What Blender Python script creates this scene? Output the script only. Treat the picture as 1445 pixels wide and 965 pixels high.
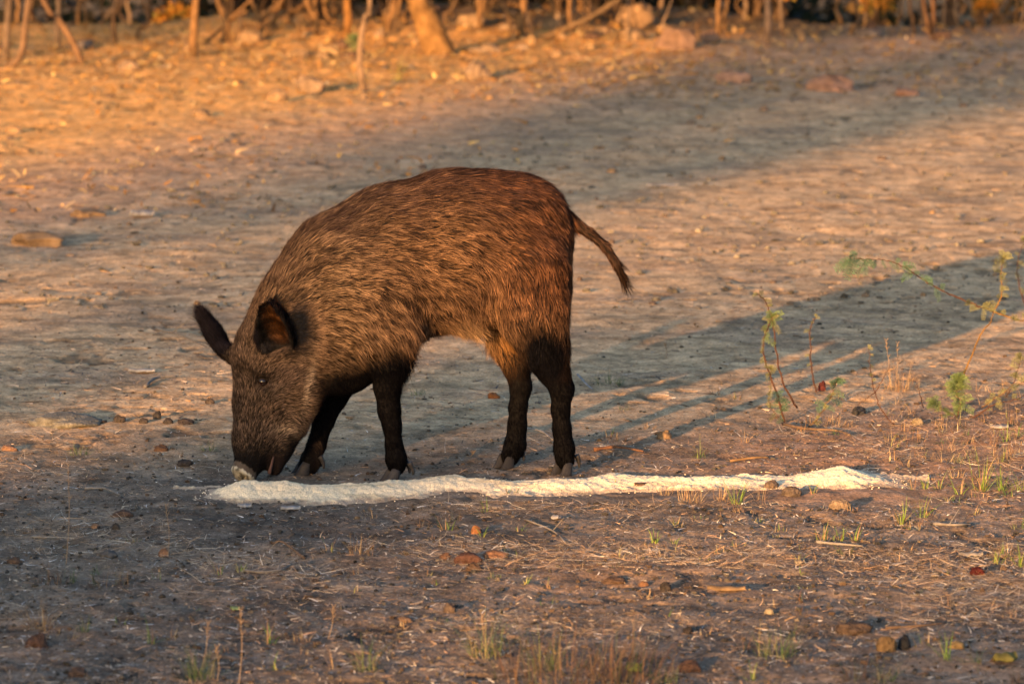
import bpy, math, random
import numpy as np
R = math.radians
random.seed(5); rng = np.random.default_rng(11)
for o in list(bpy.data.objects): bpy.data.objects.remove(o)
S = bpy.context.scene
COL = S.collection

# ------------------------------------------------------------ camera, sky, sun, exposure
CAMY, CAMZ, PITCH, FPX = -12.0, 1.9, R(7.47), 7132.0
cd = bpy.data.cameras.new("camera"); cam = bpy.data.objects.new("camera", cd); COL.objects.link(cam)
cam.location = (0, CAMY, CAMZ); cam.rotation_euler = (math.pi/2 - PITCH, 0, 0)
cd.sensor_width = 36; cd.lens = 36*FPX/1445; cd.clip_end = 3000; cd.clip_start = 0.1
cd.dof.use_dof = True; cd.dof.focus_distance = 12.1; cd.dof.aperture_fstop = 7.0
S.camera = cam
SUN_EL = R(7.1)
SD = np.array([0.40, 0.9165])                    # horizontal direction the light travels
w = bpy.data.worlds.new("World"); S.world = w; w.use_nodes = True
wt = w.node_tree; sky = wt.nodes.new('ShaderNodeTexSky'); sky.sky_type = 'NISHITA'; sky.sun_disc = False
sky.sun_elevation = SUN_EL; sky.sun_rotation = math.atan2(-SD[0], -SD[1])
sky.air_density = 1.0; sky.dust_density = 2.4; sky.ozone_density = 2.5
wt.links.new(sky.outputs[0], wt.nodes['Background'].inputs[0]); wt.nodes['Background'].inputs[1].default_value = 0.14
sl = bpy.data.lights.new("sun", 'SUN'); sl.energy = 5.0; sl.angle = R(0.55); sl.color = (1.0, 0.54, 0.20)
so = bpy.data.objects.new("sun", sl); COL.objects.link(so)
from mathutils import Vector
so.rotation_euler = Vector((SD[0]*math.cos(SUN_EL), SD[1]*math.cos(SUN_EL), -math.sin(SUN_EL))).to_track_quat('-Z', 'Y').to_euler()
S.view_settings.view_transform = 'Standard'; S.view_settings.look = 'None'
S.view_settings.exposure = 2.15; S.view_settings.gamma = 1.0

# ------------------------------------------------------------ projection helpers (pixels of the 1445 x 965 photo)
cp, sp = math.cos(PITCH), math.sin(PITCH)
def ray(px, py):
    a = (px-722.5)/FPX; b = -(py-482.5)/FPX
    return np.array([a, cp + b*sp, -sp + b*cp])
def G(px, py, z=0.0):
    r = ray(px, py); t = (z-CAMZ)/r[2]
    return r[0]*t, CAMY + r[1]*t
def P(px, py, y=0.0):
    r = ray(px, py); t = (y-CAMY)/r[1]
    return np.array([r[0]*t, y, CAMZ + r[2]*t])
def proj(V):
    d = V - np.array([0, CAMY, CAMZ])
    zf = d[:, 1]*cp - d[:, 2]*sp; up = d[:, 1]*sp + d[:, 2]*cp
    return 722.5 + FPX*d[:, 0]/zf, 482.5 - FPX*up/zf
def pxm(y): return FPX/math.hypot(y-CAMY, CAMZ)     # pixels per metre at depth y

# ------------------------------------------------------------ noise
_tab = rng.random((8, 256, 256))
def vn(x, y, s=0):
    t = _tab[s % 8]
    xi = np.floor(x).astype(np.int64); yi = np.floor(y).astype(np.int64)
    fx = x-xi; fy = y-yi; fx = fx*fx*fx*(fx*(fx*6-15)+10); fy = fy*fy*fy*(fy*(fy*6-15)+10)
    a = t[xi & 255, yi & 255]; b = t[(xi+1) & 255, yi & 255]; c = t[xi & 255, (yi+1) & 255]; d = t[(xi+1) & 255, (yi+1) & 255]
    return (a*(1-fx)+b*fx)*(1-fy) + (c*(1-fx)+d*fx)*fy - 0.5
def fbm(x, y, s=0, o=3):
    r = 0; a = 1.0
    for k in range(o):
        r = r + a*vn(x*2**k + 17.3*k, y*2**k + 5.7*k, s+k); a *= 0.5
    return r
def sst(a, b, x):
    t = np.clip((x-a)/(b-a), 0, 1); return t*t*(3-2*t)

# ------------------------------------------------------------ mesh builders
def mesh(name, V, Fs, mat=None, parent=None, col=None, smooth=True):
    V = np.asarray(V, dtype=np.float32)
    if not isinstance(Fs, list): Fs = [Fs]
    Fs = [np.asarray(f, dtype=np.int32) for f in Fs if len(f)]
    loops = np.concatenate([f.ravel() for f in Fs]); tot = np.concatenate([np.full(len(f), f.shape[1], np.int32) for f in Fs])
    st = np.concatenate([[0], np.cumsum(tot)[:-1]]).astype(np.int32)
    me = bpy.data.meshes.new(name)
    me.vertices.add(len(V)); me.vertices.foreach_set('co', V.ravel())
    me.loops.add(len(loops)); me.loops.foreach_set('vertex_index', loops)
    me.polygons.add(len(tot)); me.polygons.foreach_set('loop_start', st)
    me.polygons.foreach_set('use_smooth', np.full(len(tot), smooth, dtype=bool))
    me.update(calc_edges=True); me.validate()
    if col is not None:
        at = me.color_attributes.new('col', 'FLOAT_COLOR', 'POINT')
        c = np.ones((len(V), 4), np.float32); c[:, :3] = np.clip(col, 0, 1); at.data.foreach_set('color', c.ravel())
    if mat: me.materials.append(mat)
    o = bpy.data.objects.new(name, me); COL.objects.link(o)
    if parent: o.parent = parent
    return o
class MB:
    def __init__(s): s.V = []; s.Q = []; s.T = []; s.C = []; s.n = 0
    def add(s, V, Q=None, T=None, c=None):
        V = np.asarray(V, float)
        if Q is not None and len(Q): s.Q.append(np.asarray(Q)+s.n)
        if T is not None and len(T): s.T.append(np.asarray(T)+s.n)
        c = (1, 1, 1) if c is None else c
        s.C.append(np.broadcast_to(np.asarray(c, float), (len(V), 3))); s.V.append(V); s.n += len(V)
    def build(s, name, mat, parent=None, smooth=True):
        fs = []
        if s.Q: fs.append(np.concatenate(s.Q))
        if s.T: fs.append(np.concatenate(s.T))
        return mesh(name, np.concatenate(s.V), fs, mat, parent, np.concatenate(s.C), smooth)
def tube(pts, rad, n=8, cap=True):
    pts = np.asarray(pts, float); m = len(pts); rad = np.broadcast_to(rad, m)
    tan = np.gradient(pts, axis=0); tan /= np.linalg.norm(tan, axis=1)[:, None]+1e-9
    ref = np.array([0, 1.0, 0.01]) if abs(tan[0][1]) < .8 else np.array([1.0, 0, 0])
    V = []
    for i in range(m):
        a = np.cross(tan[i], ref); a /= np.linalg.norm(a); b = np.cross(tan[i], a); ref = np.cross(a, tan[i])
        for k in range(n):
            t = 2*math.pi*k/n; V.append(pts[i] + rad[i]*(math.cos(t)*a + math.sin(t)*b))
    Q = [(i*n+k, i*n+(k+1) % n, (i+1)*n+(k+1) % n, (i+1)*n+k) for i in range(m-1) for k in range(n)]
    T = []
    if cap:
        V.append(pts[0]); V.append(pts[-1]); c0 = m*n; c1 = c0+1
        T = [(c0, (k+1) % n, k) for k in range(n)] + [(c1, (m-1)*n+k, (m-1)*n+(k+1) % n) for k in range(n)]
    return np.array(V), Q, T
def smooth_path(pts, n=6):
    p = np.asarray(pts, float)
    if len(p) < 3: return np.array([p[0]+(p[-1]-p[0])*t for t in np.linspace(0, 1, n)])
    q = np.vstack([2*p[0]-p[1], p, 2*p[-1]-p[-2]]); out = []
    for i in range(1, len(q)-2):
        for t in np.linspace(0, 1, n, endpoint=False):
            out.append(.5*((2*q[i]) + (-q[i-1]+q[i+1])*t + (2*q[i-1]-5*q[i]+4*q[i+1]-q[i+2])*t*t + (-q[i-1]+3*q[i]-3*q[i+1]+q[i+2])*t**3))
    out.append(p[-1]); return np.array(out)
def ribbons(base, dirs, side, length, width, curve, segs=3, taper=True):
    """many tapered ribbons at once; curve = vector the tip bends by. returns V, Q"""
    n = len(base); ts = np.linspace(0, 1, segs+1); L = length[:, None]
    V = np.zeros((n, segs+1, 2, 3))
    for i, t in enumerate(ts):
        c = base + dirs*L*t + curve*L*t*t
        wd = (width*(1-0.85*t**1.5 if taper else 1))[:, None]*0.5
        V[:, i, 0] = c - side*wd; V[:, i, 1] = c + side*wd
    idx = np.arange(n)[:, None]*(2*(segs+1)); Q = []
    for i in range(segs): Q.append(np.stack([idx[:, 0]+2*i, idx[:, 0]+2*i+1, idx[:, 0]+2*i+3, idx[:, 0]+2*i+2], 1))
    return V.reshape(-1, 3), np.concatenate(Q)
def tag(o, label=None, cat=None, group=None, kind=None):
    if label: o['label'] = label
    if cat: o['category'] = cat
    if group: o['group'] = group
    if kind: o['kind'] = kind
    return o
def empty(name, loc=(0, 0, 0)):
    o = bpy.data.objects.new(name, None); COL.objects.link(o); o.location = loc; o.empty_display_size = .1; return o

# ------------------------------------------------------------ materials
def material(name, rough=0.9, spec=0.2, nscale=30, namt=0.25, bump=0.0, bscale=60, tint=(1, 1, 1), translucent=0.0, attr=True, sss=0):
    m = bpy.data.materials.new(name); m.use_nodes = True; nt = m.node_tree; N = nt.nodes; L = nt.links
    b = N['Principled BSDF']; b.inputs['Roughness'].default_value = rough; b.inputs['Specular IOR Level'].default_value = spec
    tc = N.new('ShaderNodeTexCoord')
    nz = N.new('ShaderNodeTexNoise'); nz.inputs['Scale'].default_value = nscale; nz.inputs['Detail'].default_value = 6
    L.new(tc.outputs['Object'], nz.inputs['Vector'])
    mr = N.new('ShaderNodeMapRange'); mr.inputs[1].default_value = .3; mr.inputs[2].default_value = .7
    mr.inputs[3].default_value = 1-namt; mr.inputs[4].default_value = 1+namt
    L.new(nz.outputs['Fac'], mr.inputs[0])
    mx = N.new('ShaderNodeVectorMath'); mx.operation = 'MULTIPLY'
    if attr:
        a = N.new('ShaderNodeAttribute'); a.attribute_name = 'col'; src = N.new('ShaderNodeVectorMath'); src.operation = 'MULTIPLY'
        L.new(a.outputs['Color'], src.inputs[0]); src.inputs[1].default_value = tint; L.new(src.outputs[0], mx.inputs[0])
    else: mx.inputs[0].default_value = tint
    L.new(mr.outputs[0], mx.inputs[1]); L.new(mx.outputs[0], b.inputs['Base Color'])
    if bump:
        n2 = N.new('ShaderNodeTexNoise'); n2.inputs['Scale'].default_value = bscale; n2.inputs['Detail'].default_value = 8
        L.new(tc.outputs['Object'], n2.inputs['Vector'])
        bp = N.new('ShaderNodeBump'); bp.inputs['Strength'].default_value = 1; bp.inputs['Distance'].default_value = bump
        L.new(n2.outputs['Fac'], bp.inputs['Height']); L.new(bp.outputs[0], b.inputs['Normal'])
    if translucent:
        tr = N.new('ShaderNodeBsdfTranslucent'); ms = N.new('ShaderNodeMixShader'); ms.inputs[0].default_value = translucent
        L.new(mx.outputs[0], tr.inputs[0]); L.new(b.outputs[0], ms.inputs[1]); L.new(tr.outputs[0], ms.inputs[2])
        L.new(ms.outputs[0], N['Material Output'].inputs[0])
    return m
M_ground = material('soil', 1.0, 0.05, 55, 0.25, 0.0045, 110)
def finer(m, scale, amt, stretch=(1, 1, 1)):
    nt = m.node_tree; N = nt.nodes; L = nt.links; b = N['Principled BSDF']; src = b.inputs['Base Color'].links[0].from_socket
    tc = N.new('ShaderNodeTexCoord'); mp = N.new('ShaderNodeMapping'); mp.inputs['Scale'].default_value = stretch; L.new(tc.outputs['Object'], mp.inputs[0])
    nz = N.new('ShaderNodeTexNoise'); nz.inputs['Scale'].default_value = scale; nz.inputs['Detail'].default_value = 5; nz.inputs['Roughness'].default_value = .7; L.new(mp.outputs[0], nz.inputs['Vector'])
    mr = N.new('ShaderNodeMapRange'); mr.inputs[1].default_value = .35; mr.inputs[2].default_value = .65; mr.inputs[3].default_value = 1-amt; mr.inputs[4].default_value = 1+amt; L.new(nz.outputs['Fac'], mr.inputs[0])
    v = N.new('ShaderNodeVectorMath'); v.operation = 'MULTIPLY'; L.new(src, v.inputs[0]); L.new(mr.outputs[0], v.inputs[1]); L.new(v.outputs[0], b.inputs['Base Color'])
finer(M_ground, 170, .38, (1, .8, 1)); finer(M_ground, 16, .22, (1, .6, 1))
M_rock = material('stone', 0.95, 0.1, 22, 0.4, 0.01, 30, (.36, .345, .345))
M_clod = material('clod', 1.0, 0.05, 60, 0.4, 0.006, 130, (.44, .52, .58))
M_straw = material('straw', 0.85, 0.12, 40, 0.2, tint=(.85, .84, .86))
M_bark = material('bark', 0.95, 0.08, 18, 0.45, 0.008, 35, (.27, .215, .17))
M_leaf = material('leaf', 0.7, 0.15, 20, 0.3, tint=(.72, .74, .74), translucent=0.35)
M_blade = material('grass_blade', 0.6, 0.2, 25, 0.2, tint=(.8, .8, .8), translucent=0.3)
M_fur = material('fur', 0.7, 0.0, 30, 0.2, tint=(.72, .73, .80))
M_skin = material('boar_skin', 0.8, 0.05, 60, 0.2, 0.0012, 200)
M_hoof = material('hoof_horn', 0.6, 0.12, 50, 0.3, 0.001, 150, (0.022, 0.020, 0.021), attr=False)
M_eye = material('eye', 0.10, 0.35, 50, 0.1, 0, 60, (0.006, 0.003, 0.002), attr=False)
M_grain = material('grain', 1.0, 0.1, 260, 0.2, 0.004, 420)
M_wood = material('dead_wood', 0.9, 0.1, 40, 0.4, 0.002, 60, (.30, .29, .29))

# ------------------------------------------------------------ terrain
def pits(x, y): return sst(.16, .33, vn(x*13, y*11, 4)*.7+vn(x*29, y*25, 6)*.45)*(.35+.65*sst(-.1, .25, fbm(x*1.3, y*1.6, 7, 2)))
def gh(x, y):
    x = np.asarray(x, float); y = np.asarray(y, float)
    flat = 1 - 0.85*np.exp(-((x+.05)**2/0.9 + (y+.05)**2/0.12))
    h = 0.010*fbm(x*.6+3, y*.45+9, 1, 2) + 0.009*fbm(x*2.6, y*1.9, 2, 2)*flat
    rough = 0.6 + 0.8*sst(1.2, -1.0, y) + .9*sst(7, 13, y)
    rut = sst(0.35, 0.0, np.abs(vn(x*.25, y*1.1+40, 3)))
    h = h + rough*(0.0065*vn(x*8, y*7, 4) + 0.0042*vn(x*19, y*17, 5) + 0.003*np.abs(vn(x*43, y*38, 6))) * (0.5+0.5*flat)
    h = h + 0.004*rut*vn(x*6, y*7, 7)
    h = h - 0.006*pits(x, y)*(1-.7*sst(9, 13, y))
    h = h + 0.0022*np.abs(vn(x*71, y*64, 2))*sst(6, 1, y)
    h = h + 0.05*sst(11, 15, y)*(0.3+fbm(x*.9, y*.5, 5, 3))       # litter bank under the thicket
    h = h - 1.2*sst(15.4, 19.4, y-1.7*sst(-2.1, -.9, x)+1.3*sst(.9, 1.8, x)+.5*vn(x*.6, y*0, 2))                                  # the land drops away behind the trees
    far = np.hypot(x, y)
    h = h + 0.8*sst(40, 150, far)*fbm(x*.02, y*.02, 3, 3)
    return h
def axis(lo, hi, fine_lo, fine_hi, step, grow=1.18, cap=40):
    a = list(np.arange(fine_lo, fine_hi, step)); s = step; v = a[-1]
    while v < hi: s = min(s*grow, cap); v += s; a.append(v)
    s = step; v = a[0]; b = []
    while v > lo: s = min(s*grow, cap); v -= s; b.append(v)
    return np.array(b[::-1]+a)
ax = axis(-900, 900, -2.4, 2.4, 0.0062)
ys = [-3.2]; 
while ys[-1] < 21: ys.append(ys[-1] + 0.0052*((ys[-1]-CAMY)/9.0)**2)
s = .03; lo = []
v = ys[0]
while v > -900: s = min(s*1.25, 40); v -= s; lo.append(v)
s = .05; v = ys[-1]; hi = []
while v < 900: s = min(s*1.2, 40); v += s; hi.append(v)
ay = np.array(lo[::-1]+ys+hi)
X, Y = np.meshgrid(ax, ay); Z = gh(X, Y)
nx, ny = len(ax), len(ay)
V = np.stack([X.ravel(), Y.ravel(), Z.ravel()], 1)
i = np.arange(nx-1)[None, :] + nx*np.arange(ny-1)[:, None]
F = np.stack([i, i+1, i+1+nx, i+nx], -1).reshape(-1, 4)
xf, yf = V[:, 0], V[:, 1]
sand = np.array([0.405, 0.258, 0.138]); soil = np.array([0.165, 0.116, 0.080]); dark = np.array([0.062, 0.053, 0.047]); red = np.array([0.27, 0.150, 0.085]); sun_och = np.array([.64, .30, .075])
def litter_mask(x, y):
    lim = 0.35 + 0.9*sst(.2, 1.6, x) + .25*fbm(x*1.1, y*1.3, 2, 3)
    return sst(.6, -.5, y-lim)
m = litter_mask(xf, yf)[:, None]
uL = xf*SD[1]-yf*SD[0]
far = np.maximum(sst(10, 14, yf + 1.2*fbm(xf*.8, yf*.6, 6, 2)), .95*sst(-2.5, -5.4, uL+.8*fbm(xf*.9, yf*.7, 6, 3)))[:, None]  # leaf litter bank, plus the sunlit left area that is painted warmer
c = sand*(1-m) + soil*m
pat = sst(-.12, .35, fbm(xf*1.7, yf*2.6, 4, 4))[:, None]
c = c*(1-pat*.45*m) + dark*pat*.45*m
streak = sst(.05, .4, fbm(xf*2.6+9, yf*3.4, 5, 4))[:, None]
c = c*(1-.42*streak*(1-m)) + np.array([.17, .115, .08])*.42*streak*(1-m)
st2 = sst(.1, .4, fbm(xf*7+3, yf*9, 2, 4))[:, None]; c = c*(1-.28*st2)
rr = .6*sst(0.0, .5, fbm(xf*1.2+50, yf*1.5, 1, 3))[:, None]
rr = np.clip(rr*.5+.9*sst(.3, .9, xf+.5*fbm(xf*1.5, yf*2, 3, 2))[:, None]*sst(-.9, .1, yf)[:, None], 0, .9)
c = c*(1-rr*m) + red*rr*m
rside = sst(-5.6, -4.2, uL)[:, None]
tgt = sun_och*(1-rside)+np.array([.35, .195, .11])*rside  # litter tones with sun warmth on the left and shaded brown right, as colour
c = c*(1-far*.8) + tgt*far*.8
under = .85*sst(14.9, 16.3, yf+1.6*fbm(xf*1.2, yf*.8, 3, 2))[:, None]; c = c*(1-under)+np.array([.05, .04, .025])*under  # shade behind the treeline painted into the ground as a dark tone
c = c*(1-.5*pits(xf, yf)[:, None])  # hollows tinted darker as well, small shadows put into the colour
c = c*(1+.35*fbm(xf*14, yf*12, 3, 3)[:, None])
c = c*(1+.5*np.clip(vn(xf*33, yf*30, 1), -1, .15)[:, None])
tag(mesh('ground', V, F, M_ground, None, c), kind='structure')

# ------------------------------------------------------------ loose cover nobody could count
def flat_bits(n, sampler, lmin, lmax, wmin, wmax, cols, name, label, cat, lift=.6, zoff=.001, mat=M_straw, curl=.25):
    x, y = sampler(n); n = len(x); z = gh(x, y)+zoff
    a = rng.random(n)*2*math.pi; el = (rng.random(n)**3)*lift
    d = np.stack([np.cos(a)*np.cos(el), np.sin(a)*np.cos(el), np.sin(el)], 1)
    sd = np.stack([-np.sin(a), np.cos(a), rng.normal(0, .5, n)], 1); sd /= np.linalg.norm(sd, axis=1)[:, None]
    L = lmin + (lmax-lmin)*rng.random(n)**2.2; W = wmin + (wmax-wmin)*rng.random(n)**1.5
    cv = rng.normal(0, curl, (n, 3)); cv[:, 2] = np.abs(cv[:, 2])*.4 - el*.5
    Vv, Q = ribbons(np.stack([x, y, z], 1), d, sd, L, W, cv, 2)
    k = rng.integers(0, len(cols), n); cc = np.array(cols)[k]*(0.6+.7*rng.random((n, 1)))
    o = mesh(name, Vv, Q, mat, None, np.repeat(cc, 6, 0), True)
    return tag(o, label, cat, kind='stuff')
def samp(x0, x1, py0, py1, mask):
    def f(n):
        py = py0 + (py1-py0)*rng.random(n*3); px = x0 + (x1-x0)*rng.random(n*3)
        r = np.array([G(a, b) for a, b in zip(px, py)]); x, y = r[:, 0], r[:, 1]
        k = rng.random(len(x)) < mask(x, y)
        return x[k][:n], y[k][:n]
    return f
def pile_ext(x, y): return (x > -.76) & (x < .98) & (np.abs(y+.27) < .15)
fm = lambda x, y: (0.12+litter_mask(x, y)*(0.35+.9*sst(-.2, .25, fbm(x*2.3, y*3, 2, 3))))*(~pile_ext(x, y))
flat_bits(46000, samp(-60, 1505, 520, 1010, fm), .005, .030, .0006, .0026,
          [(.36, .25, .16), (.24, .16, .10), (.48, .40, .30), (.10, .075, .06), (.05, .042, .038), (.36, .22, .13), (.5, .47, .43)],
          'straw_litter', 'brown and straw coloured dead grass bits strewn over the foreground dirt', 'litter')
matm = lambda x, y: (~pile_ext(x, y))*litter_mask(x, y)*sst(.02, .3, fbm(x*2.0+31, y*2.6+7, 1, 3)+.12*sst(.2, 1, x)*sst(-1.2, -.3, y))
flat_bits(24000, samp(-60, 1505, 600, 1010, matm), .02, .075, .0005, .0014,
          [(.46, .34, .22), (.34, .24, .15), (.55, .48, .38), (.2, .14, .09), (.42, .26, .14)],
          'straw_mat', 'matted patches of fine dry straw covering the ground below the grain', 'straw', .5, .002, curl=.35)
flat_bits(15000, samp(-60, 1505, 90, 600, lambda x, y: .25+.7*sst(-.15, .3, fbm(x*1.1, y*1.5, 6, 3))), .008, .045, .0015, .006,
          [(.32, .22, .14), (.18, .125, .09), (.38, .29, .21), (.10, .075, .06), (.08, .06, .05)],
          'chaff_litter', 'sparse small chips and chaff lying over the open dirt clearing', 'litter', .12)
flat_bits(15000, samp(-80, 1525, -25, 300, lambda x, y: np.maximum(sst(10.2, 13.5, y+1.3*fbm(x*.9, y*.4, 3, 2))*(1-.6*sst(.4, 1.8, x))*(1-.6*sst(15, 16.5, y)), .055*sst(4, 9, y-3*x-1)*(.3+1.4*sst(-.1, .3, fbm(x*1.6, y, 4, 2))))), .02, .065, .006, .022,
          [(.5, .26, .07), (.4, .19, .05), (.5, .33, .13), (.2, .11, .05), (.4, .28, .16)],
          'leaf_litter', 'orange brown fallen leaves heaped along the foot of the treeline', 'leaf litter', 1.1, .005, M_leaf, .4)
ICO = None
def ico(sub):
    t = (1+5**.5)/2; v = [(-1, t, 0), (1, t, 0), (-1, -t, 0), (1, -t, 0), (0, -1, t), (0, 1, t), (0, -1, -t), (0, 1, -t), (t, 0, -1), (t, 0, 1), (-t, 0, -1), (-t, 0, 1)]
    v = [np.array(p)/np.linalg.norm(p) for p in v]
    f = [(0, 11, 5), (0, 5, 1), (0, 1, 7), (0, 7, 10), (0, 10, 11), (1, 5, 9), (5, 11, 4), (11, 10, 2), (10, 7, 6), (7, 1, 8), (3, 9, 4), (3, 4, 2), (3, 2, 6), (3, 6, 8), (3, 8, 9), (4, 9, 5), (2, 4, 11), (6, 2, 10), (8, 6, 7), (9, 8, 1)]
    for _ in range(sub):
        c = {}; nf = []
        def mid(a, b):
            k = (min(a, b), max(a, b))
            if k not in c: p = v[a]+v[b]; v.append(p/np.linalg.norm(p)); c[k] = len(v)-1
            return c[k]
        for a, b, d in f:
            x, y, z = mid(a, b), mid(b, d), mid(d, a); nf += [(a, x, z), (b, y, x), (d, z, y), (x, y, z)]
        f = nf
    return np.array(v), np.array(f)
I0, I1, I3 = ico(0), ico(1), ico(3)
def crumbs(n, sampler, rmin, rmax, cols, name, label):
    x, y = sampler(n); n = len(x); r = rmin+(rmax-rmin)*rng.random(n)**3
    v, f = I0
    sc = r[:, None, None]*(0.6+.8*rng.random((n, 1, 3)))*np.array([1, 1, .7])
    VV = v[None]*(1+.25*rng.normal(0, 1, (n, 12, 1)))*sc + np.stack([x, y, gh(x, y)+r*.25], 1)[:, None]
    FF = f[None]+12*np.arange(n)[:, None, None]
    cc = np.array(cols)[rng.integers(0, len(cols), n)]*(.6+.7*rng.random((n, 1)))
    o = mesh(name, VV.reshape(-1, 3), FF.reshape(-1, 3), M_clod, None, np.repeat(cc, 12, 0), False)
    return tag(o, label, 'gravel', kind='stuff')
crumbs(11000, samp(-60, 1505, 430, 1010, lambda x, y: (.15+.7*litter_mask(x, y))*(~pile_ext(x, y))), .0010, .0065,
       [(.11, .08, .06), (.07, .055, .045), (.16, .11, .075), (.14, .08, .05)], 'soil_crumbs', 'small brown crumbs of soil scattered over the near ground')
crumbs(2600, samp(-60, 1505, 85, 440, lambda x, y: .4+.6*sst(-.1, .3, fbm(x, y, 5, 3))), .003, .013,
       [(.22, .16, .11), (.17, .125, .09), (.28, .2, .14)], 'gravel', 'small stones and crumbs scattered over the far dirt clearing')

# ------------------------------------------------------------ stones, clods and scraps one can point at
def stone(px, py, wpx, hpx, col, label, cat='rock', name='rock', mat=None, angular=.5, dep=.75, group=None, seed=None):
    x, y = G(px, py); sc = pxm(y); a = wpx/sc/2; h = hpx/sc; rg = np.random.default_rng(seed if seed is not None else int(px*7+py*13))
    v, f = I3; v = v.copy()
    for _ in range(9):                                  # chop facets
        nrm = rg.normal(0, 1, 3); nrm /= np.linalg.norm(nrm); lim = .62+.3*rg.random()
        d = v@nrm; v = v - np.outer(np.maximum(d-lim, 0)*angular*1.6, nrm)
    o3 = rg.random(3)*50
    v = v*(1+.30*vn(v[:, 0]*2+o3[0], v[:, 1]*2+v[:, 2]*1.7+o3[1], 2)[:, None]+.16*vn(v[:, 0]*6+o3[0], v[:, 2]*6+v[:, 1]*4+o3[1], 4)[:, None])
    v = v*np.array([a/.92, a*dep/.92, h*.72]); t = rg.random()*.5-.25
    v[:, 0], v[:, 1] = v[:, 0]*math.cos(t)-v[:, 1]*math.sin(t), v[:, 0]*math.sin(t)+v[:, 1]*math.cos(t)
    yy = y + a*dep*.6
    cc = np.array(col)*(1+.3*vn(v[:, 0]/a*2+o3[1], v[:, 2]/a*3+v[:, 1]/a, 1)[:, None])
    o = mesh(name, v, f, mat or M_rock, None, cc, True); o.location = (x, yy, float(gh(x, yy))+h*.16)
    return tag(o, label, cat, group)
RED = (.50, .28, .18); ORG = (.38, .25, .14); TAN = (.36, .25, .16); GRY = (.25, .2, .17); DK = (.07, .045, .035); BRN = (.17, .10, .065)
for a in [
 (1175, 130, 62, 27, RED, 'flat pinkish red rock lying in the shade near the upper right, largest there', .9),
 (1278, 136, 32, 15, RED, 'small reddish rock just right of the flat pinkish red rock', .8),
 (1035, 120, 46, 21, (.5, .31, .22), 'dull brown stone half buried left of the flat pinkish red rock', .5),
 (438, 131, 42, 27, TAN, 'pale rounded stone in the sunlit far left clearing with a dark shadow beside it', .5),
 (390, 142, 30, 21, ORG, 'smaller orange stone touching the left side of the pale rounded stone', .6),
 (52, 347, 82, 21, ORG, 'long low orange stone sunlit at the left edge of the picture', 1.0),
 (124, 304, 44, 13, ORG, 'thin flat orange stone above and right of the long low orange stone', .6),
 (285, 164, 28, 12, ORG, 'small flat yellow orange stone alone in the upper left sunlit dirt', .5),
 (20, 186, 26, 11, ORG, 'small sunlit stone at the left edge below the treeline', .5),
 (672, 114, 36, 27, TAN, 'upright tan stone below the thick leaning trunk', .7),
 (958, 76, 58, 35, (.4, .24, .15), 'large blocky rock at the foot of the treeline right of the fallen pole', .7),
 (895, 40, 60, 42, (.38, .24, .13), 'biggest boulder at the top of the picture behind the fallen pole', .6),
 (893, 64, 34, 22, ORG, 'round orange stone between the boulder and the large blocky rock', .4),
 (1000, 68, 32, 20, (.34, .2, .13), 'low brown rock just right of the large blocky rock', .6),
 (560, 35, 40, 26, ORG, 'lumpy orange stone left of the thick leaning trunk', .5),
 (665, 45, 36, 22, ORG, 'orange stone just right of the thick leaning trunk', .5),
 (775, 48, 34, 20, ORG, 'orange stone under the raised end of the forked sapling', .5),
 (465, 80, 34, 26, (.45, .3, .15), 'bright orange stone left of the slender pale sapling', .6),
 (355, 60, 34, 22, ORG, 'orange stone in the sunlit litter under the tangled branches', .5),
 (180, 100, 32, 16, TAN, 'pale stone at the foot of the dark left thicket', .5),
 (120, 68, 28, 16, GRY, 'grey stone in the dark undergrowth between the left saplings', .5),
 (1225, 60, 40, 14, GRY, 'flat grey stone in the shaded litter at upper right', .5),
 (1345, 72, 30, 14, GRY, 'pale grey stone below the twin thin saplings', .5),
 (1395, 82, 24, 12, GRY, 'small grey stone near the upper right corner', .5),
 (228, 640, 20, 10, BRN, 'brown clod lying to the left of the boar snout', .3),
 (937, 624, 21, 14, ORG, 'small orange pebble on the dirt right of the boar hind hooves', .4),
 (697, 564, 16, 11, (.5, .18, .06), 'tiny bright orange pebble seen between the boar front and hind legs', .4)]:
    stone(*a[:6], angular=a[6])
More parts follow.
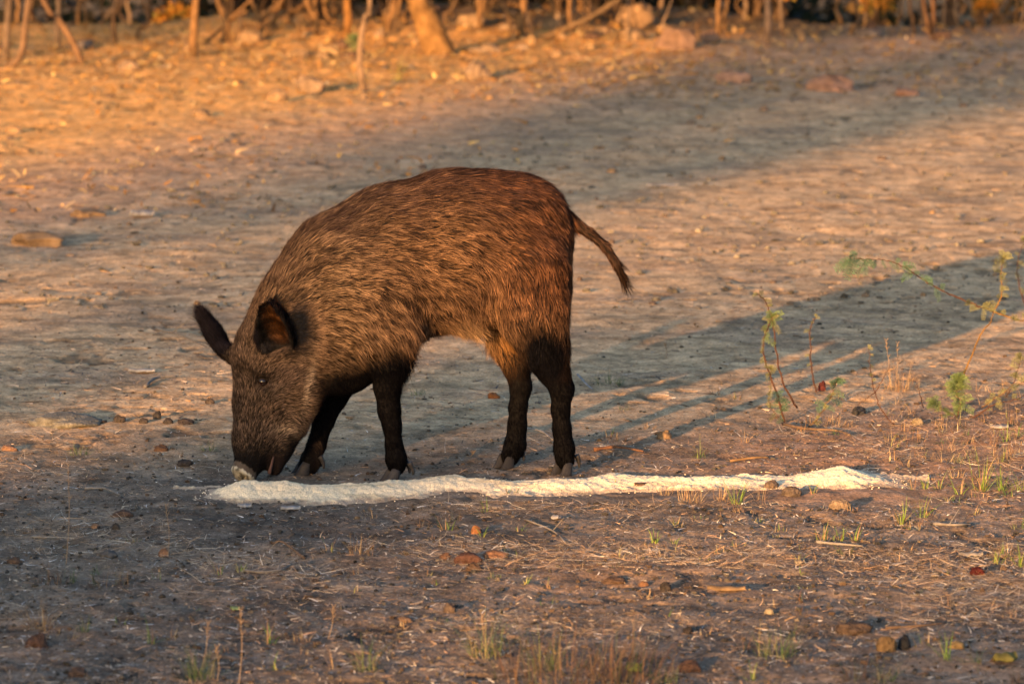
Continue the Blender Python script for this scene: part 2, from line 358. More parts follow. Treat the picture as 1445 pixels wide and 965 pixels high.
for a in [
 (661, 795, 34, 20, (.14, .06, .04), 'dark reddish dung lump, biggest of the cluster below the grain', 'dung'),
 (668, 804, 22, 13, (.15, .08, .05), 'round brown dung pellet right under the dark reddish lump', 'dung'),
 (628, 788, 15, 11, (.2, .09, .05), 'little brown clod left of the dark reddish dung lump', 'clod'),
 (700, 789, 34, 11, (.3, .13, .07), 'long flat reddish clod right of the dark reddish dung lump', 'clod'),
 (672, 758, 14, 13, (.42, .15, .06), 'small brick orange clod below the middle of the grain', 'clod'),
 (1187, 723, 30, 16, (.3, .18, .11), 'brown stone standing below the right hump of the grain', 'clod'),
 (1118, 703, 28, 15, (.16, .10, .07), 'dark clod touching the lower edge of the grain on the right', 'clod'),
 (1089, 692, 20, 14, (.2, .12, .08), 'small pointed clod at the left foot of the right grain hump', 'clod'),
 (1380, 815, 21, 13, (.09, .018, .015), 'smooth dark maroon dung pellet at the far right', 'dung'),
 (1203, 895, 50, 17, (.11, .065, .045), 'wide dark brown dung heap in the lower right foreground', 'dung'),
 (1252, 920, 30, 23, (.2, .11, .05), 'squat brown clod at the bottom right with a black lump beside it', 'clod'),
 (1277, 914, 18, 24, (.035, .03, .03), 'black lump touching the squat brown clod', 'dung'),
 (975, 947, 30, 18, (.12, .06, .04), 'dark brown clod at the bottom centre right', 'clod'),
 (1086, 868, 13, 9, (.34, .23, .14), 'tiny yellow orange pebble in the right foreground', 'pebble'),
 (940, 834, 17, 14, (.05, .035, .03), 'black round dung pellet in the centre right foreground', 'dung'),
 (908, 826, 14, 10, (.2, .09, .05), 'little brown clod left of the black round pellet', 'clod'),
 (868, 822, 34, 9, (.13, .07, .045), 'low dark clods left of the little brown clod', 'clod'),
 (971, 895, 14, 11, (.05, .035, .03), 'black pellet above the dark brown bottom clod', 'dung'),
 (635, 866, 17, 14, (.14, .085, .06), 'brown pellet in the centre foreground', 'dung'),
 (572, 878, 20, 8, (.2, .11, .07), 'flat reddish clod left of the centre foreground pellet', 'clod'),
 (231, 784, 15, 13, (.34, .15, .08), 'bright orange scrap of leaf standing in the left foreground', 'leaf'),
 (20, 795, 20, 11, (.15, .08, .05), 'brown clod at the left edge of the foreground', 'clod'),
 (52, 920, 34, 22, (.12, .06, .04), 'reddish brown clod in the lower left corner', 'clod'),
 (109, 958, 26, 16, (.13, .075, .055), 'brown clod at the very bottom left', 'clod'),
 (172, 734, 28, 11, (.17, .09, .06), 'flat brown clod left of the start of the grain', 'clod'),
 (163, 748, 11, 11, (.09, .06, .045), 'small dark pellet just under the flat brown clod', 'dung'),
 (152, 792, 24, 12, (.16, .12, .1), 'grey brown clod in the left foreground', 'clod'),
 (135, 747, 12, 7, (.36, .17, .09), 'tiny orange pebble left of the flat brown clod', 'pebble'),
 (85, 603, 96, 17, (.26, .2, .15), 'broad flat slab of crusted soil on the left', 'clod'),
 (168, 597, 18, 11, (.08, .055, .045), 'dark dung piece right of the crusted soil slab', 'dung'),
 (202, 600, 12, 9, (.08, .055, .045), 'small dark dung piece third from the soil slab', 'dung'),
 (222, 594, 12, 13, (.06, .045, .04), 'tallest dark pellet in the row right of the soil slab', 'dung'),
 (237, 601, 14, 8, (.08, .055, .045), 'dark flat dung piece near the end of the row', 'dung'),
 (262, 603, 22, 9, (.09, .06, .05), 'last and widest dark dung piece of the row by the snout', 'dung'),
 (296, 571, 13, 9, (.1, .065, .05), 'lone dark pellet close to the boar forehead', 'dung'),
 (260, 660, 22, 9, (.08, .055, .045), 'dark scrap of dung left of the boar snout disc', 'dung'),
 (12, 636, 22, 9, (.34, .16, .09), 'reddish clod at the left edge beside the soil slab', 'clod'),
 (1160, 555, 11, 16, (.12, .03, .025), 'dark red seed pod in the leaves of the thorny seedling', 'seed pod'),
 (1212, 582, 18, 13, (.06, .05, .05), 'black lump on the sunlit dirt right of the seedling', 'dung'),
 (1296, 600, 16, 12, (.34, .22, .13), 'orange stone lying beside the feathery green shrub', 'pebble'),
 (1350, 918, 22, 12, (.36, .2, .08), 'yellow orange scrap in the lower right corner area', 'leaf')]:
    stone(a[0], a[1], a[2], a[3], a[4], a[5], a[6], name={'dung': 'dung', 'clod': 'dirt_clod', 'pebble': 'pebble', 'leaf': 'fallen_leaf', 'seed pod': 'seed_pod'}[a[6]], mat=M_clod, angular=.25, dep=.85)
rr_ = random.Random(3)
for k in range(44):
    px = rr_.choice([rr_.uniform(400, 900), rr_.uniform(0, 1445)]); py = rr_.uniform(22, 84)
    stone(px, py, rr_.uniform(12, 30), rr_.uniform(8, 19), rr_.choice([ORG, TAN, (.4, .26, .13), BRN]), 'small out of focus stone among the leaf litter along the treeline', group='stones in the litter along the treeline', angular=.5, seed=900+k)
for k in range(70):
    px = rr_.uniform(-20, 1465); py = 95+350*rr_.random()**1.6
    stone(px, py, rr_.uniform(6, 15), rr_.uniform(3, 8), rr_.choice([TAN, (.25, .18, .13), ORG, (.16, .12, .1)]), 'small stone or clod scattered on the open dirt clearing', 'pebble', 'pebble', group='pebbles scattered over the clearing', angular=.4, seed=1900+k)

def scrap(px, py, wpx, dpx, ang, col, label, name='pale_chip', cat='chip', h=.006):
    x, y = G(px, py); s_ = pxm(y); L = wpx/s_; n = 9; t = np.linspace(0, 1, n); r_ = np.random.default_rng(int(px+py))
    hw = dpx/s_*.9*np.sin(np.clip(t, .06, .95)*math.pi)**.6*(1+.3*r_.normal(0, 1, n))*1.1
    c, s = math.cos(ang), math.sin(ang); b = MB(); Vt = []
    for q in (1, 0):
        for i_ in range(n):
            for sg in (-1, 0, 1):
                lx = (t[i_]-.5)*L; ly = sg*hw[i_]*1.6
                Vt.append((lx*c-ly*s, lx*s+ly*c, h*(.4+q*.4)+(h*.8*q if sg == 0 else 0)+h*.12*math.sin(i_*1.7)))
    Q = []
    for i_ in range(n-1):
        for j in (0, 1):
            a_ = i_*3+j; Q.append((a_, a_+3, a_+4, a_+1)); a2 = a_+n*3; Q.append((a2, a2+1, a2+4, a2+3))
        for j in (0, 2):
            a_ = i_*3+j; Q.append((a_, a_+n*3, a_+n*3+3, a_+3))
    for i_ in (0, n-1):
        for j in (0, 1): a_ = i_*3+j; Q.append((a_, a_+1, a_+1+n*3, a_+n*3))
    b.add(Vt, Q, c=col); o = b.build(name, M_wood); o.location = (x, y, float(gh(x, y))+.002); return tag(o, label, cat)
scrap(200, 305, 34, 9, .1, (.6, .55, .5), 'pale whitish scrap lying on the far left dirt', h=.015)
scrap(200, 525, 38, 5, -.1, (.72, .68, .62), 'short white chip of wood on the dirt left of the far ear')
scrap(410, 722, 28, 5, .1, (.7, .68, .66), 'flat white chip in front of the left end of the grain')
scrap(345, 720, 20, 4, 0, (.55, .55, .56), 'small grey chip left of the flat white chip')
scrap(935, 263, 46, 4, .15, (.62, .56, .5), 'thin pale chip on the far dirt above the tail')
scrap(1025, 838, 54, 7, -.15, (.36, .24, .13), 'split tan piece of bark in the right foreground', 'bark_piece', 'bark')
scrap(905, 690, 20, 5, .1, (.22, .13, .08), 'curled brown bark flake on the grain edge right of centre', 'bark_piece', 'bark')
scrap(700, 724, 0+18, 4, .4, (.4, .34, .3), 'short grey chip below the grass sprig in the grain')
scrap(785, 737, 12, 5, -.8, (.6, .58, .58), 'tiny bluish white chip below the grain')
scrap(1410, 605, 26, 5, .1, (.55, .52, .5), 'pale chip at the right edge below the shrub')
scrap(1370, 783, 34, 6, .05, (.5, .45, .38), 'pale flat chip at the right of the foreground')
scrap(1128, 800, 14, 6, .05, (.36, .3, .22), 'small tan chip under the right foreground sprouts')
scrap(1418, 936, 36, 9, .5, (.3, .27, .08), 'long yellow leaf in the lower right corner', 'fallen_leaf', 'leaf', .012)
scrap(895, 948, 24, 8, -.6, (.4, .5, .12), 'yellow green leaf at the bottom beside the dry brown clump', 'fallen_leaf', 'leaf', .012)
scrap(332, 863, 14, 5, 0, (.3, .42, .2), 'tiny green leaf lying in the left foreground', 'fallen_leaf', 'leaf', .005)
def twig(pts, r, col, label, name='twig', side=None):
    w_ = []
    for px, py, hz in pts:
        x, y = G(px, py); w_.append((x, y, float(gh(x, y))+hz+r*.6))
    w_ = smooth_path(w_, 5); ctr = w_.mean(0); b = MB(); n = len(w_)
    rad = r*(1-.45*np.linspace(0, 1, n))*(1+.12*rng.normal(0, 1, n))
    Vt, Q, T = tube(w_-ctr, rad, 7); b.add(Vt, Q, T, col)
    if side:
        k = int(n*side); q = w_[k]-ctr; d = (w_[min(k+2, n-1)]-w_[k]); d = np.array([d[0]*.8, d[1]*.5+.02, abs(d[0])*.4+.01]); p2 = smooth_path([q, q+d, q+d*2.2], 4)
        Vt, Q, T = tube(p2, r*.5*(1-.6*np.linspace(0, 1, len(p2))), 5); b.add(Vt, Q, T, col)
    o = b.build(name, M_wood); o.location = ctr; return tag(o, label, 'twig')
GW = (.42, .38, .34); BW = (.30, .2, .13); RW = (.36, .18, .1)
twig([(346, 812, 0), (370, 817, .004), (395, 815, .004), (412, 806, .006)], .0035, GW, 'pale forked twig lying in the left foreground', side=.6)
twig([(838, 641, .002), (870, 640, .006), (908, 643, .003)], .0045, RW, 'reddish brown twig lying right of the hind hooves')
twig([(215, 470, .01), (250, 482, .02), (290, 495, .01), (312, 506, .005)], .003, (.3, .26, .22), 'long pale stick on the ground just left of the far ear', side=.3)
twig([(205, 548, .002), (220, 538, .006), (250, 535, .004)], .005, GW, 'curved bluish grey stick left of the boar forehead')
twig([(120, 697, .002), (148, 698, .005), (170, 703, .003)], .003, GW, 'pale thin twig left of the grain')
twig([(45, 758, .002), (68, 760, .004), (85, 760, .003)], .003, GW, 'short pale twig at the left of the foreground')
twig([(1030, 653, .002), (1062, 652, .006), (1085, 650, .003)], .004, (.4, .25, .13), 'tan straw stalk behind the grain right of centre')
twig([(1152, 775, .002), (1180, 777, .003), (1218, 779, .002)], .0035, GW, 'pale twig under the row of green sprouts')
twig([(1318, 745, .002), (1345, 749, .005), (1372, 745, .003)], .0035, GW, 'pale twig in the right foreground beside the tallest sprout', side=.4)
twig([(150, 580+18, 0), (110, 602, .004), (70, 596, .004)], .004, BW, 'thin brown stick lying across the crusted soil slab')
twig([(815, 541, .02), (828, 550, .008), (836, 554, .002)], .0035, (.55, .55, .56), 'short white stick near the dark tuft behind the hind leg')
twig([(728, 607, .002), (762, 618, .01), (782, 628, .002)], .004, (.5, .48, .46), 'pale stick lying behind the near hind leg')
twig([(1105, 600, .004), (1135, 612, .008), (1180, 612, .004), (1200, 620, .002)], .004, BW, 'brown twig lying at the foot of the tall thorny seedling')
twig([(740, 738, .002), (780, 752, .003), (800, 770, .002)], .003, GW, 'curled pale stalk in the centre foreground', side=.5)
twig([(1250, 890, .002), (1290, 893, .006), (1335, 886, .003)], .003, BW, 'thin brown twig lying in the lower right foreground')
twig([(430, 790, .002), (400, 775, .008), (385, 772, .003)], .003, BW, 'small brown twig left of the dry tuft in the foreground')

# ------------------------------------------------------------ the poured grain
tx = [285, 300, 340, 400, 440, 500, 545, 580, 600, 640, 660, 700, 760, 830, 870, 930, 1000, 1070, 1120, 1160, 1200, 1240, 1285]
tp = [705, 697, 681, 682, 688, 686, 680, 681, 677, 674, 679, 680, 682, 680, 673, 683, 682, 680, 677, 667, 661, 673, 688]
bt = [708, 710, 712, 713, 713, 711, 709, 706, 703, 699, 700, 702, 703, 699, 695, 694, 694, 693, 693, 692, 691, 690, 690]
n1, n2 = 760, 90
xs = np.linspace(-.80, 1.0, n1)
pxs = 722.5 + xs*pxm(-.3)
top = np.interp(pxs, tx, tp); bot = np.interp(pxs, tx, bt)
fade = sst(262, 330, pxs)*sst(1306, 1222, pxs)
yfront = np.array([G(722, b)[1] for b in bot])
vis = np.maximum(bot-top, 1.0)
hw = .075+.002*vis
hgt = np.maximum((vis-hw*97)/(FPX/11.9)*.86, .010)
tt = np.linspace(-1.25, 1.25, n2)
GX = np.repeat(xs[:, None], n2, 1); GY = (yfront+hw)[:, None] + tt[None]*hw[:, None]*(1+.12*vn(xs*9, xs*0+3, 2))[:, None]
prof = np.clip(1-np.abs(tt)**1.7, -.4, 1)[None]
lump = 1+.45*fbm(GX*8, GY*10, 3, 4)+.25*np.abs(vn(GX*26, GY*22, 6))
hgt = hgt+.004*sst(640, 800, pxs)*sst(1150, 1000, pxs)
hh = hgt[:, None]*prof*lump*(fade[:, None]*1.25-.25) + .0034*fbm(GX*55, GY*55, 1, 3)*fade[:, None]+.0026*vn(GX*210, GY*210, 5)
hh = hh + (.012*vn(GX*7, GY*15, 6)+.007*vn(GX*38, GY*38, 2)+.004*vn(GX*110, GY*110, 4))*sst(.55, .1, prof*np.ones_like(hh)) + .002*np.abs(vn(GX*34, GY*30, 3))*fade[:, None]
GZ = gh(GX, GY)*.5 + hh + .001
Vg = np.stack([GX, GY, GZ], -1).reshape(-1, 3)
i = np.arange(n2-1)[None, :] + n2*np.arange(n1-1)[:, None]
Fg = np.stack([i, i+n2, i+n2+1, i+1], -1).reshape(-1, 4)
thin = sst(.010, .003, hh.ravel()-.0+.004*vn(Vg[:, 0]*90, Vg[:, 1]*90, 1))[:, None]
cg = (np.array([.76, .605, .40])*(1-thin)+np.array([.34, .26, .19])*thin)*(1+.10*fbm(Vg[:, 0]*30, Vg[:, 1]*30, 2, 3)[:, None])*(1-.28*sst(.15, .4, fbm(Vg[:, 0]*6, Vg[:, 1]*22, 7, 3))[:, None])
go = mesh('grain_heap', Vg, Fg, M_grain, None, cg)
gq = []
for _ in range(900):
    u = rng.random(); x = -.74+1.68*u; k = min(int((x+.8)/1.8*(n1-1)), n1-1); k = max(k, 0)
    y = yfront[k]+hw[k]*(1+rng.normal(0, .62)); gq.append((x, y, max(float(gh(x, y)), 0)+.002))
gq = np.array(gq); v0, f0 = I0; sc = (.0008+.0010*rng.random(len(gq)))[:, None, None]
# spilled kernels belong to the heap: joined into its surface as one part
Vk = v0[None]*sc*np.array([1.3, 1, .8]) + gq[:, None]
ko = mesh('spilled_grain', Vk.reshape(-1, 3), (f0[None]+12*np.arange(len(gq))[:, None, None]).reshape(-1, 3), M_grain, go, np.tile([[.72, .6, .45]], (len(gq)*12, 1)))
ko['kind'] = 'stuff'
tag(go, 'long low line of pale cream crushed grain poured in front of the boar', 'grain')

# ================================================================= the boar
# everything sits in world space; the root is an Empty under the belly
root = empty('wild_boar', (0, .05, 0))
tag(root, 'dark brown bristly wild boar standing with its head down eating pale grain', 'boar')
def kid(o): o.parent = root; o.location = tuple(np.array(o.location)-np.array(root.location)); return o
PR = []                                                  # (a, b, ra, rb, y scale, blend)
def pr(p, q, k=.03, sy=1.0):
    a = P(p[0], p[1], p[2]); b = P(q[0], q[1], q[2]); PR.append((a, b, p[3]/590, q[3]/590, sy, k))
def chain(pts, k=.03, sy=1.0):
    for p, q in zip(pts[:-1], pts[1:]): pr(p, q, k, sy)
# trunk, neck, head
chain([(733, 318, .085, 72), (690, 338, .075, 98), (645, 352, .06, 112), (560, 372, .04, 110), (495, 403, .02, 105), (450, 440, .0, 87), (425, 466, -.015, 74)], .02, .80)
chain([(425, 466, -.015, 74), (392, 500, -.03, 58), (384, 525, -.035, 50)], .03, .72)
chain([(384, 525, -.035, 50), (370, 570, -.05, 38), (358, 620, -.07, 27), (353, 650, -.08, 21)], .025, .74)      # muzzle
chain([(415, 545, -.035, 44), (404, 590, -.045, 30), (393, 630, -.06, 18), (388, 662, -.075, 10)], .02, .62)     # lower jaw
chain([(353, 648, -.08, 19), (346, 664, -.085, 18)], .008, .85)
chain([(440, 500, -.01, 55), (482, 500, .0, 52), (520, 470, .02, 60)], .03, .7)                                    # throat, brisket
# rump
chain([(752, 345, .085, 55), (745, 400, .08, 62)], .03, 1.1)
# near hind leg
chain([(745, 385, .00, 58), (752, 440, -.005, 47), (768, 490, .0, 31), (780, 522, .01, 22)], .03, .75)
chain([(780, 520, .01, 22), (793, 549, .02, 16.5), (791, 578, .02, 12.5), (793, 605, .02, 12.5), (796, 632, .015, 14), (797, 648, .01, 14)], .012)
# far hind leg
chain([(735, 390, .15, 48), (716, 450, .16, 34), (716, 482, .16, 26), (727, 512, .155, 20)], .02, .8)
chain([(727, 510, .155, 20), (735, 546, .15, 15), (731, 575, .15, 12.5), (730, 600, .15, 13), (727, 628, .145, 15), (720, 643, .135, 14)], .012)
# near foreleg
chain([(535, 420, -.075, 60), (545, 475, -.085, 40), (548, 512, -.085, 27)], .03, .65)
chain([(548, 510, -.085, 26), (546, 545, -.08, 18), (549, 580, -.075, 15), (553, 600, -.075, 12.5), (556, 628, -.07, 11.5), (559, 646, -.07, 14), (560, 656, -.07, 13)], .012)
# far foreleg
chain([(505, 465, .09, 48), (490, 515, .09, 31), (471, 557, .08, 20)], .025, .7)
chain([(471, 557, .08, 20), (457, 592, .065, 14.5), (447, 626, .05, 12.5), (438, 650, .035, 13.5), (433, 662, .03, 12.5)], .012)
# tail
TAIL = [(798, 305, .09, 11), (812, 317, .09, 9), (832, 329, .08, 7), (854, 348, .07, 6.6), (871, 375, .06, 6), (880, 396, .055, 4.6)]
chain(TAIL, .008)
# brow and cheek
pr((352, 508, -.06, 16), (372, 520, -.075, 14), .02); pr((415, 535, -.06, 26), (432, 560, -.05, 20), .03)
GS = .0052
lo3 = np.array([-.82, -.30, -.03]); hi3 = np.array([.32, .36, .80])
gx, gy, gz = [np.arange(lo3[k], hi3[k], GS) for k in range(3)]
FX, FY, FZ = np.meshgrid(gx, gy, gz, indexing='ij'); FX = FX.astype(np.float32); FY = FY.astype(np.float32); FZ = FZ.astype(np.float32)
SDF = np.full(FX.shape, 1.0, np.float32)
def smin(a, b, k):
    h = np.clip(.5+.5*(b-a)/k, 0, 1); return b*(1-h)+a*h - k*h*(1-h)
def box(lo, hi):
    sl_ = []
    for k, g in enumerate((gx, gy, gz)):
        i0 = max(0, int((lo[k]-lo3[k])/GS)-1); i1 = min(len(g), int((hi[k]-lo3[k])/GS)+2); sl_.append(slice(i0, max(i1, i0+1)))
    return tuple(sl_)
for a, b, ra, rb, sy, k in PR:
    rm = max(ra, rb)+.06; s_ = box(np.minimum(a, b)-rm, np.maximum(a, b)+rm)
    x, y, z = FX[s_], FY[s_], FZ[s_]
    # the y scale squashes the cross-section sideways only
    d0 = b-a; dd = d0.copy(); dd[1] /= sy; L2 = (dd**2).sum()+1e-9
    px_, py_, pz_ = x-a[0], (y-a[1])/sy, z-a[2]
    t = np.clip((px_*dd[0]+py_*dd[1]+pz_*dd[2])/L2, 0, 1)
    d = np.sqrt((px_-t*dd[0])**2+(py_-t*dd[1])**2+(pz_-t*dd[2])**2) - (ra+(rb-ra)*t)
    d = d*min(1, sy*1.1)
    SDF[s_] = smin(SDF[s_], d.astype(np.float32), k)
def frame(e1, n):
    e1 = np.array(e1, float); e1 /= np.linalg.norm(e1); n = np.array(n, float); n -= e1*(n@e1); n /= np.linalg.norm(n); return e1, np.cross(n, e1), n
def ell(s_, c, fr, ax3):
    x, y, z = FX[s_]-c[0], FY[s_]-c[1], FZ[s_]-c[2]
    q = [(x*f[0]+y*f[1]+z*f[2])/a_ for f, a_ in zip(fr, ax3)]
    r_ = np.sqrt(q[0]**2+q[1]**2+q[2]**2); return (r_-1)*min(ax3)*1.0
HOLLOW = []
def ear(c, e1, n, A, Bw, depth, wall=.006, k=.012, hollow=False):
    fr = frame(e1, n); s_ = box(c-.13, c+.13)
    x, y, z = FX[s_]-c[0], FY[s_]-c[1], FZ[s_]-c[2]
    l = x*fr[0][0]+y*fr[0][1]+z*fr[0][2]; wv = x*fr[1][0]+y*fr[1][1]+z*fr[1][2]; h = x*fr[2][0]+y*fr[2][1]+z*fr[2][2]
    # leaf outline: wide near the base, narrowing to a rounded tip
    tt_ = np.clip((l/A+1)/2, 0, 1); wid = Bw*(np.maximum(np.sin(np.clip(tt_*.93+.10, 0, 1)*math.pi), 0)**.50)*(1.08-.22*tt_)+.001
    rho = wv/wid
    surf = depth*(rho**2) + .006 - depth                # cupped sheet, rim forward
    dsheet = np.abs(h-surf)*.8 - wall
    dout = np.maximum((np.abs(rho)-1)*wid*.8, np.abs(l)-A)
    d = np.maximum(dsheet, dout)
    SDF[s_] = smin(SDF[s_], d.astype(np.float32), k)
    if hollow: HOLLOW.append((s_, np.maximum.reduce([(np.abs(rho)-.84)*wid, np.abs(l+.004)-.84*A, surf+wall+.001-h, h-.06])))
    return fr
EAR_N = P(386, 463, -.118); FR_N = ear(EAR_N, (-.33, -.10, .92), (-.55, -.85, -.12), .066, .047, .036, .005, hollow=True)
EAR_F = P(300, 466, .05); FR_F = ear(EAR_F, (-.55, .12, .84), (-.45, .75, -.2), .060, .0255, .016, .005)
# link ear roots into the head
def extra(p, q, k, sy=1.0):
    a = P(*p[:3]); b = P(*q[:3]); ra, rb = p[3]/590, q[3]/590; rm = max(ra, rb)+.05; s_ = box(np.minimum(a, b)-rm, np.maximum(a, b)+rm)
    dd = b-a; L2 = (dd**2).sum(); x, y, z = FX[s_]-a[0], FY[s_]-a[1], FZ[s_]-a[2]; t = np.clip((x*dd[0]+y*dd[1]+z*dd[2])/L2, 0, 1)
    d = np.sqrt((x-t*dd[0])**2+(y-t*dd[1])**2+(z-t*dd[2])**2)-(ra+(rb-ra)*t); SDF[s_] = smin(SDF[s_], d.astype(np.float32), k)
extra((408, 490, -.05, 26), (402, 484, -.085, 19), .02)
extra((396, 470, -.04, 26), (394, 468, -.072, 18), .012)
for s_, dh in HOLLOW: SDF[s_] = np.maximum(SDF[s_], -dh.astype(np.float32))
extra((345, 505, .01, 20), (318, 496, .03, 11), .015)
# snout disc (rooting plate) and nostrils, mouth cut, eye socket
def carve(p, r, ax=None):
    s_ = box(p-r-.02, p+r+.02); d = np.sqrt((FX[s_]-p[0])**2+(FY[s_]-p[1])**2+(FZ[s_]-p[2])**2)-r
    h = np.clip(.5-.5*(SDF[s_]+d)/.006, 0, 1); SDF[s_] = (SDF[s_]*(1-h)-d*h+.006*h*(1-h)).astype(np.float32)
SNC = P(344, 668, -.088); SNN = np.array([-.50, -.42, -.75]); SNN /= np.linalg.norm(SNN)
s_ = box(SNC-.06, SNC+.06); x, y, z = FX[s_]-SNC[0], FY[s_]-SNC[1], FZ[s_]-SNC[2]
h_ = x*SNN[0]+y*SNN[1]+z*SNN[2]; r_ = np.sqrt(np.maximum(x*x+y*y+z*z-h_*h_, 0))
SDF[s_] = smin(SDF[s_], np.maximum(r_-.032, np.abs(h_)-.0085).astype(np.float32), .006)
ta = np.cross(SNN, (0, 0, 1.0)); ta /= np.linalg.norm(ta)
for sg in (-1, 1): carve(SNC+ta*.0125*sg+SNN*.009, .0062)
for t in np.linspace(0, 1, 14): carve(P(384-2*t, 618+58*t, -.115+.01*t), .0085+.003*t)
EYE = P(371, 538, -.086)
carve(EYE+np.array([0, -.017, 0]), .0150)
# --- surface nets
def nets(D, lo, h):
    ins = D < 0; nx_, ny_, nz_ = D.shape; acc = np.zeros((nx_-1, ny_-1, nz_-1, 3), np.float32); cnt = np.zeros((nx_-1, ny_-1, nz_-1), np.float32)
    edges = []
    for axi in range(3):
        a = [slice(None)]*3; b = [slice(None)]*3; a[axi] = slice(0, -1); b[axi] = slice(1, None)
        A, B = D[tuple(a)], D[tuple(b)]; cr = ins[tuple(a)] != ins[tuple(b)]
        ii = np.argwhere(cr); da = A[cr]; db = B[cr]; t = da/(da-db); p = ii.astype(np.float32); p[:, axi] += t
        o1, o2 = [k for k in range(3) if k != axi]
        for u in (0, -1):
            for v_ in (0, -1):
                c = ii.copy(); c[:, o1] += u; c[:, o2] += v_
                ok = (c >= 0).all(1) & (c[:, 0] < nx_-1) & (c[:, 1] < ny_-1) & (c[:, 2] < nz_-1)
                np.add.at(acc, tuple(c[ok].T), p[ok]); np.add.at(cnt, tuple(c[ok].T), 1)
        edges.append((axi, ii, da < 0))
    act = cnt > 0; idx = -np.ones(cnt.shape, np.int64); idx[act] = np.arange(act.sum())
    V = acc[act]/cnt[act][:, None]*h + lo
    Fq = []
    for axi, ii, neg in edges:
        o1, o2 = (axi+1) % 3, (axi+2) % 3
        ok = (ii[:, o1] > 0) & (ii[:, o2] > 0) & (ii[:, o1] < cnt.shape[o1]) & (ii[:, o2] < cnt.shape[o2]); ii = ii[ok]; ng = neg[ok]
        def g(u, v_):
            c = ii.copy(); c[:, o1] += u; c[:, o2] += v_; return idx[tuple(c.T)]
        q = np.stack([g(-1, -1), g(0, -1), g(0, 0), g(-1, 0)], 1); q[~ng] = q[~ng][:, ::-1]; Fq.append(q)
    return V.astype(np.float64), np.concatenate(Fq)
BV, BF = nets(SDF, lo3, GS)
# a light Laplacian pass
e = np.concatenate([BF[:, [0, 1]], BF[:, [1, 2]], BF[:, [2, 3]], BF[:, [3, 0]]]); 
for _ in range(2):
    ac = np.zeros_like(BV); ct = np.zeros(len(BV)); np.add.at(ac, e[:, 0], BV[e[:, 1]]); np.add.at(ct, e[:, 0], 1); BV = BV*.5 + .5*ac/np.maximum(ct, 1)[:, None]
def gauss(px, py, cx, cy, rx, ry): return np.exp(-((px-cx)/rx)**2-((py-cy)/ry)**2)
fn = np.cross(BV[BF[:, 2]]-BV[BF[:, 0]], BV[BF[:, 3]]-BV[BF[:, 1]])
vnm = np.zeros_like(BV)
for k in range(4): np.add.at(vnm, BF[:, k], fn)
vnm /= np.linalg.norm(vnm, axis=1)[:, None]+1e-12
def snout_zone(p): return (np.linalg.norm(p-SNC, axis=1) < .038) & (((p-SNC)@SNN) > -.011)
def ear_local(p, c, fr): q = p-c; return q@fr[0], q@fr[1], q@fr[2]
bpx, bpy_ = proj(BV)
bc = np.tile(np.array([[.0035, .003, .003]]), (len(BV), 1))
sz = snout_zone(BV); hloc = (BV-SNC)@SNN
bc[sz] = (.05, .038, .03); plate = sz & (hloc > .0015); rad_ = np.linalg.norm((BV-SNC)-hloc[:, None]*SNN, axis=1)
bc[plate] = (.17, .14, .10); bc[plate & (rad_ > .025)] = (.27, .24, .19)
mud = sst(.1, .35, fbm(BV[:, 0]*140, BV[:, 2]*140+BV[:, 1]*90, 2, 3)); bc[plate] = bc[plate]*(1-mud[plate][:, None]*.75)
lowm = (bpy_ > 640) & (bpx > 376) & (bpx < 402) & (BV[:, 1] < -.05); bc[lowm] = (.010, .006, .005)
body = mesh('body', BV, BF[:, ::1], M_skin, None, bc); kid(body)

# --- fur: tapered hairs combed over the skin
tri = np.concatenate([BF[:, [0, 1, 2]], BF[:, [0, 2, 3]]]); A_, B_, C_ = BV[tri[:, 0]], BV[tri[:, 1]], BV[tri[:, 2]]
ctr = (A_+B_+C_)/3; area = .5*np.linalg.norm(np.cross(B_-A_, C_-A_), axis=1)
cx, cy = proj(ctr)
# combing chart: where on the animal (pixels), which way the hair lies (right, down)
CH = np.array([(340, 500, .15, -1), (350, 600, .0, -1), (335, 560, 0, -1), (385, 600, .5, -.8), (430, 560, .9, -.1), (400, 530, .6, -.6), (425, 595, .9, .4), (390, 400, .55, -.8), (430, 440, .8, -.3), (440, 490, 1, .1),
               (480, 500, .9, .4), (470, 300, .9, -.4), (520, 380, 1, .05), (540, 450, .75, .65), (600, 300, 1, -.1), (640, 380, 1, .15), (640, 460, .8, .6), (700, 260, 1, .1), (720, 340, .9, .45), (700, 420, .15, 1),
               (740, 420, .2, 1), (790, 300, .6, .8), (795, 380, .1, 1), (770, 470, .05, 1), (780, 600, .25, 1), (725, 600, .2, 1), (715, 480, .45, .9), (560, 540, .35, .95), (560, 640, .3, 1), (455, 600, .3, 1), (490, 540, .3, 1),
               (830, 330, .8, .55), (860, 360, .6, .8), (880, 405, .3, 1), (590, 470, .3, 1), (665, 462, .25, 1), (650, 470, .3, 1), (680, 470, .2, 1)], float)
CH[:, 2:] /= np.linalg.norm(CH[:, 2:], axis=1)[:, None]
def comb(px, py):
    w_ = 1/(((px[:, None]-CH[:, 0])**2+(py[:, None]-CH[:, 1])**2)+150)**1.6
    return (w_@CH[:, 2:])/w_.sum(1)[:, None]
dens = np.full(len(ctr), 1.0)
head = (cx < 455) & (cy > 430); dens[head] = 3.2
dens[cy > 520] = 2.4
zs = snout_zone(ctr); dens[zs] = 0
dens[np.linalg.norm(ctr-EYE, axis=1) < .013] = 0
dens[ctr[:, 1] > .12] *= .6
NH = 215000
pz = dens*area; pz /= pz.sum(); ti = rng.choice(len(tri), NH, p=pz)
r1, r2 = rng.random(NH), rng.random(NH); sq = np.sqrt(r1)
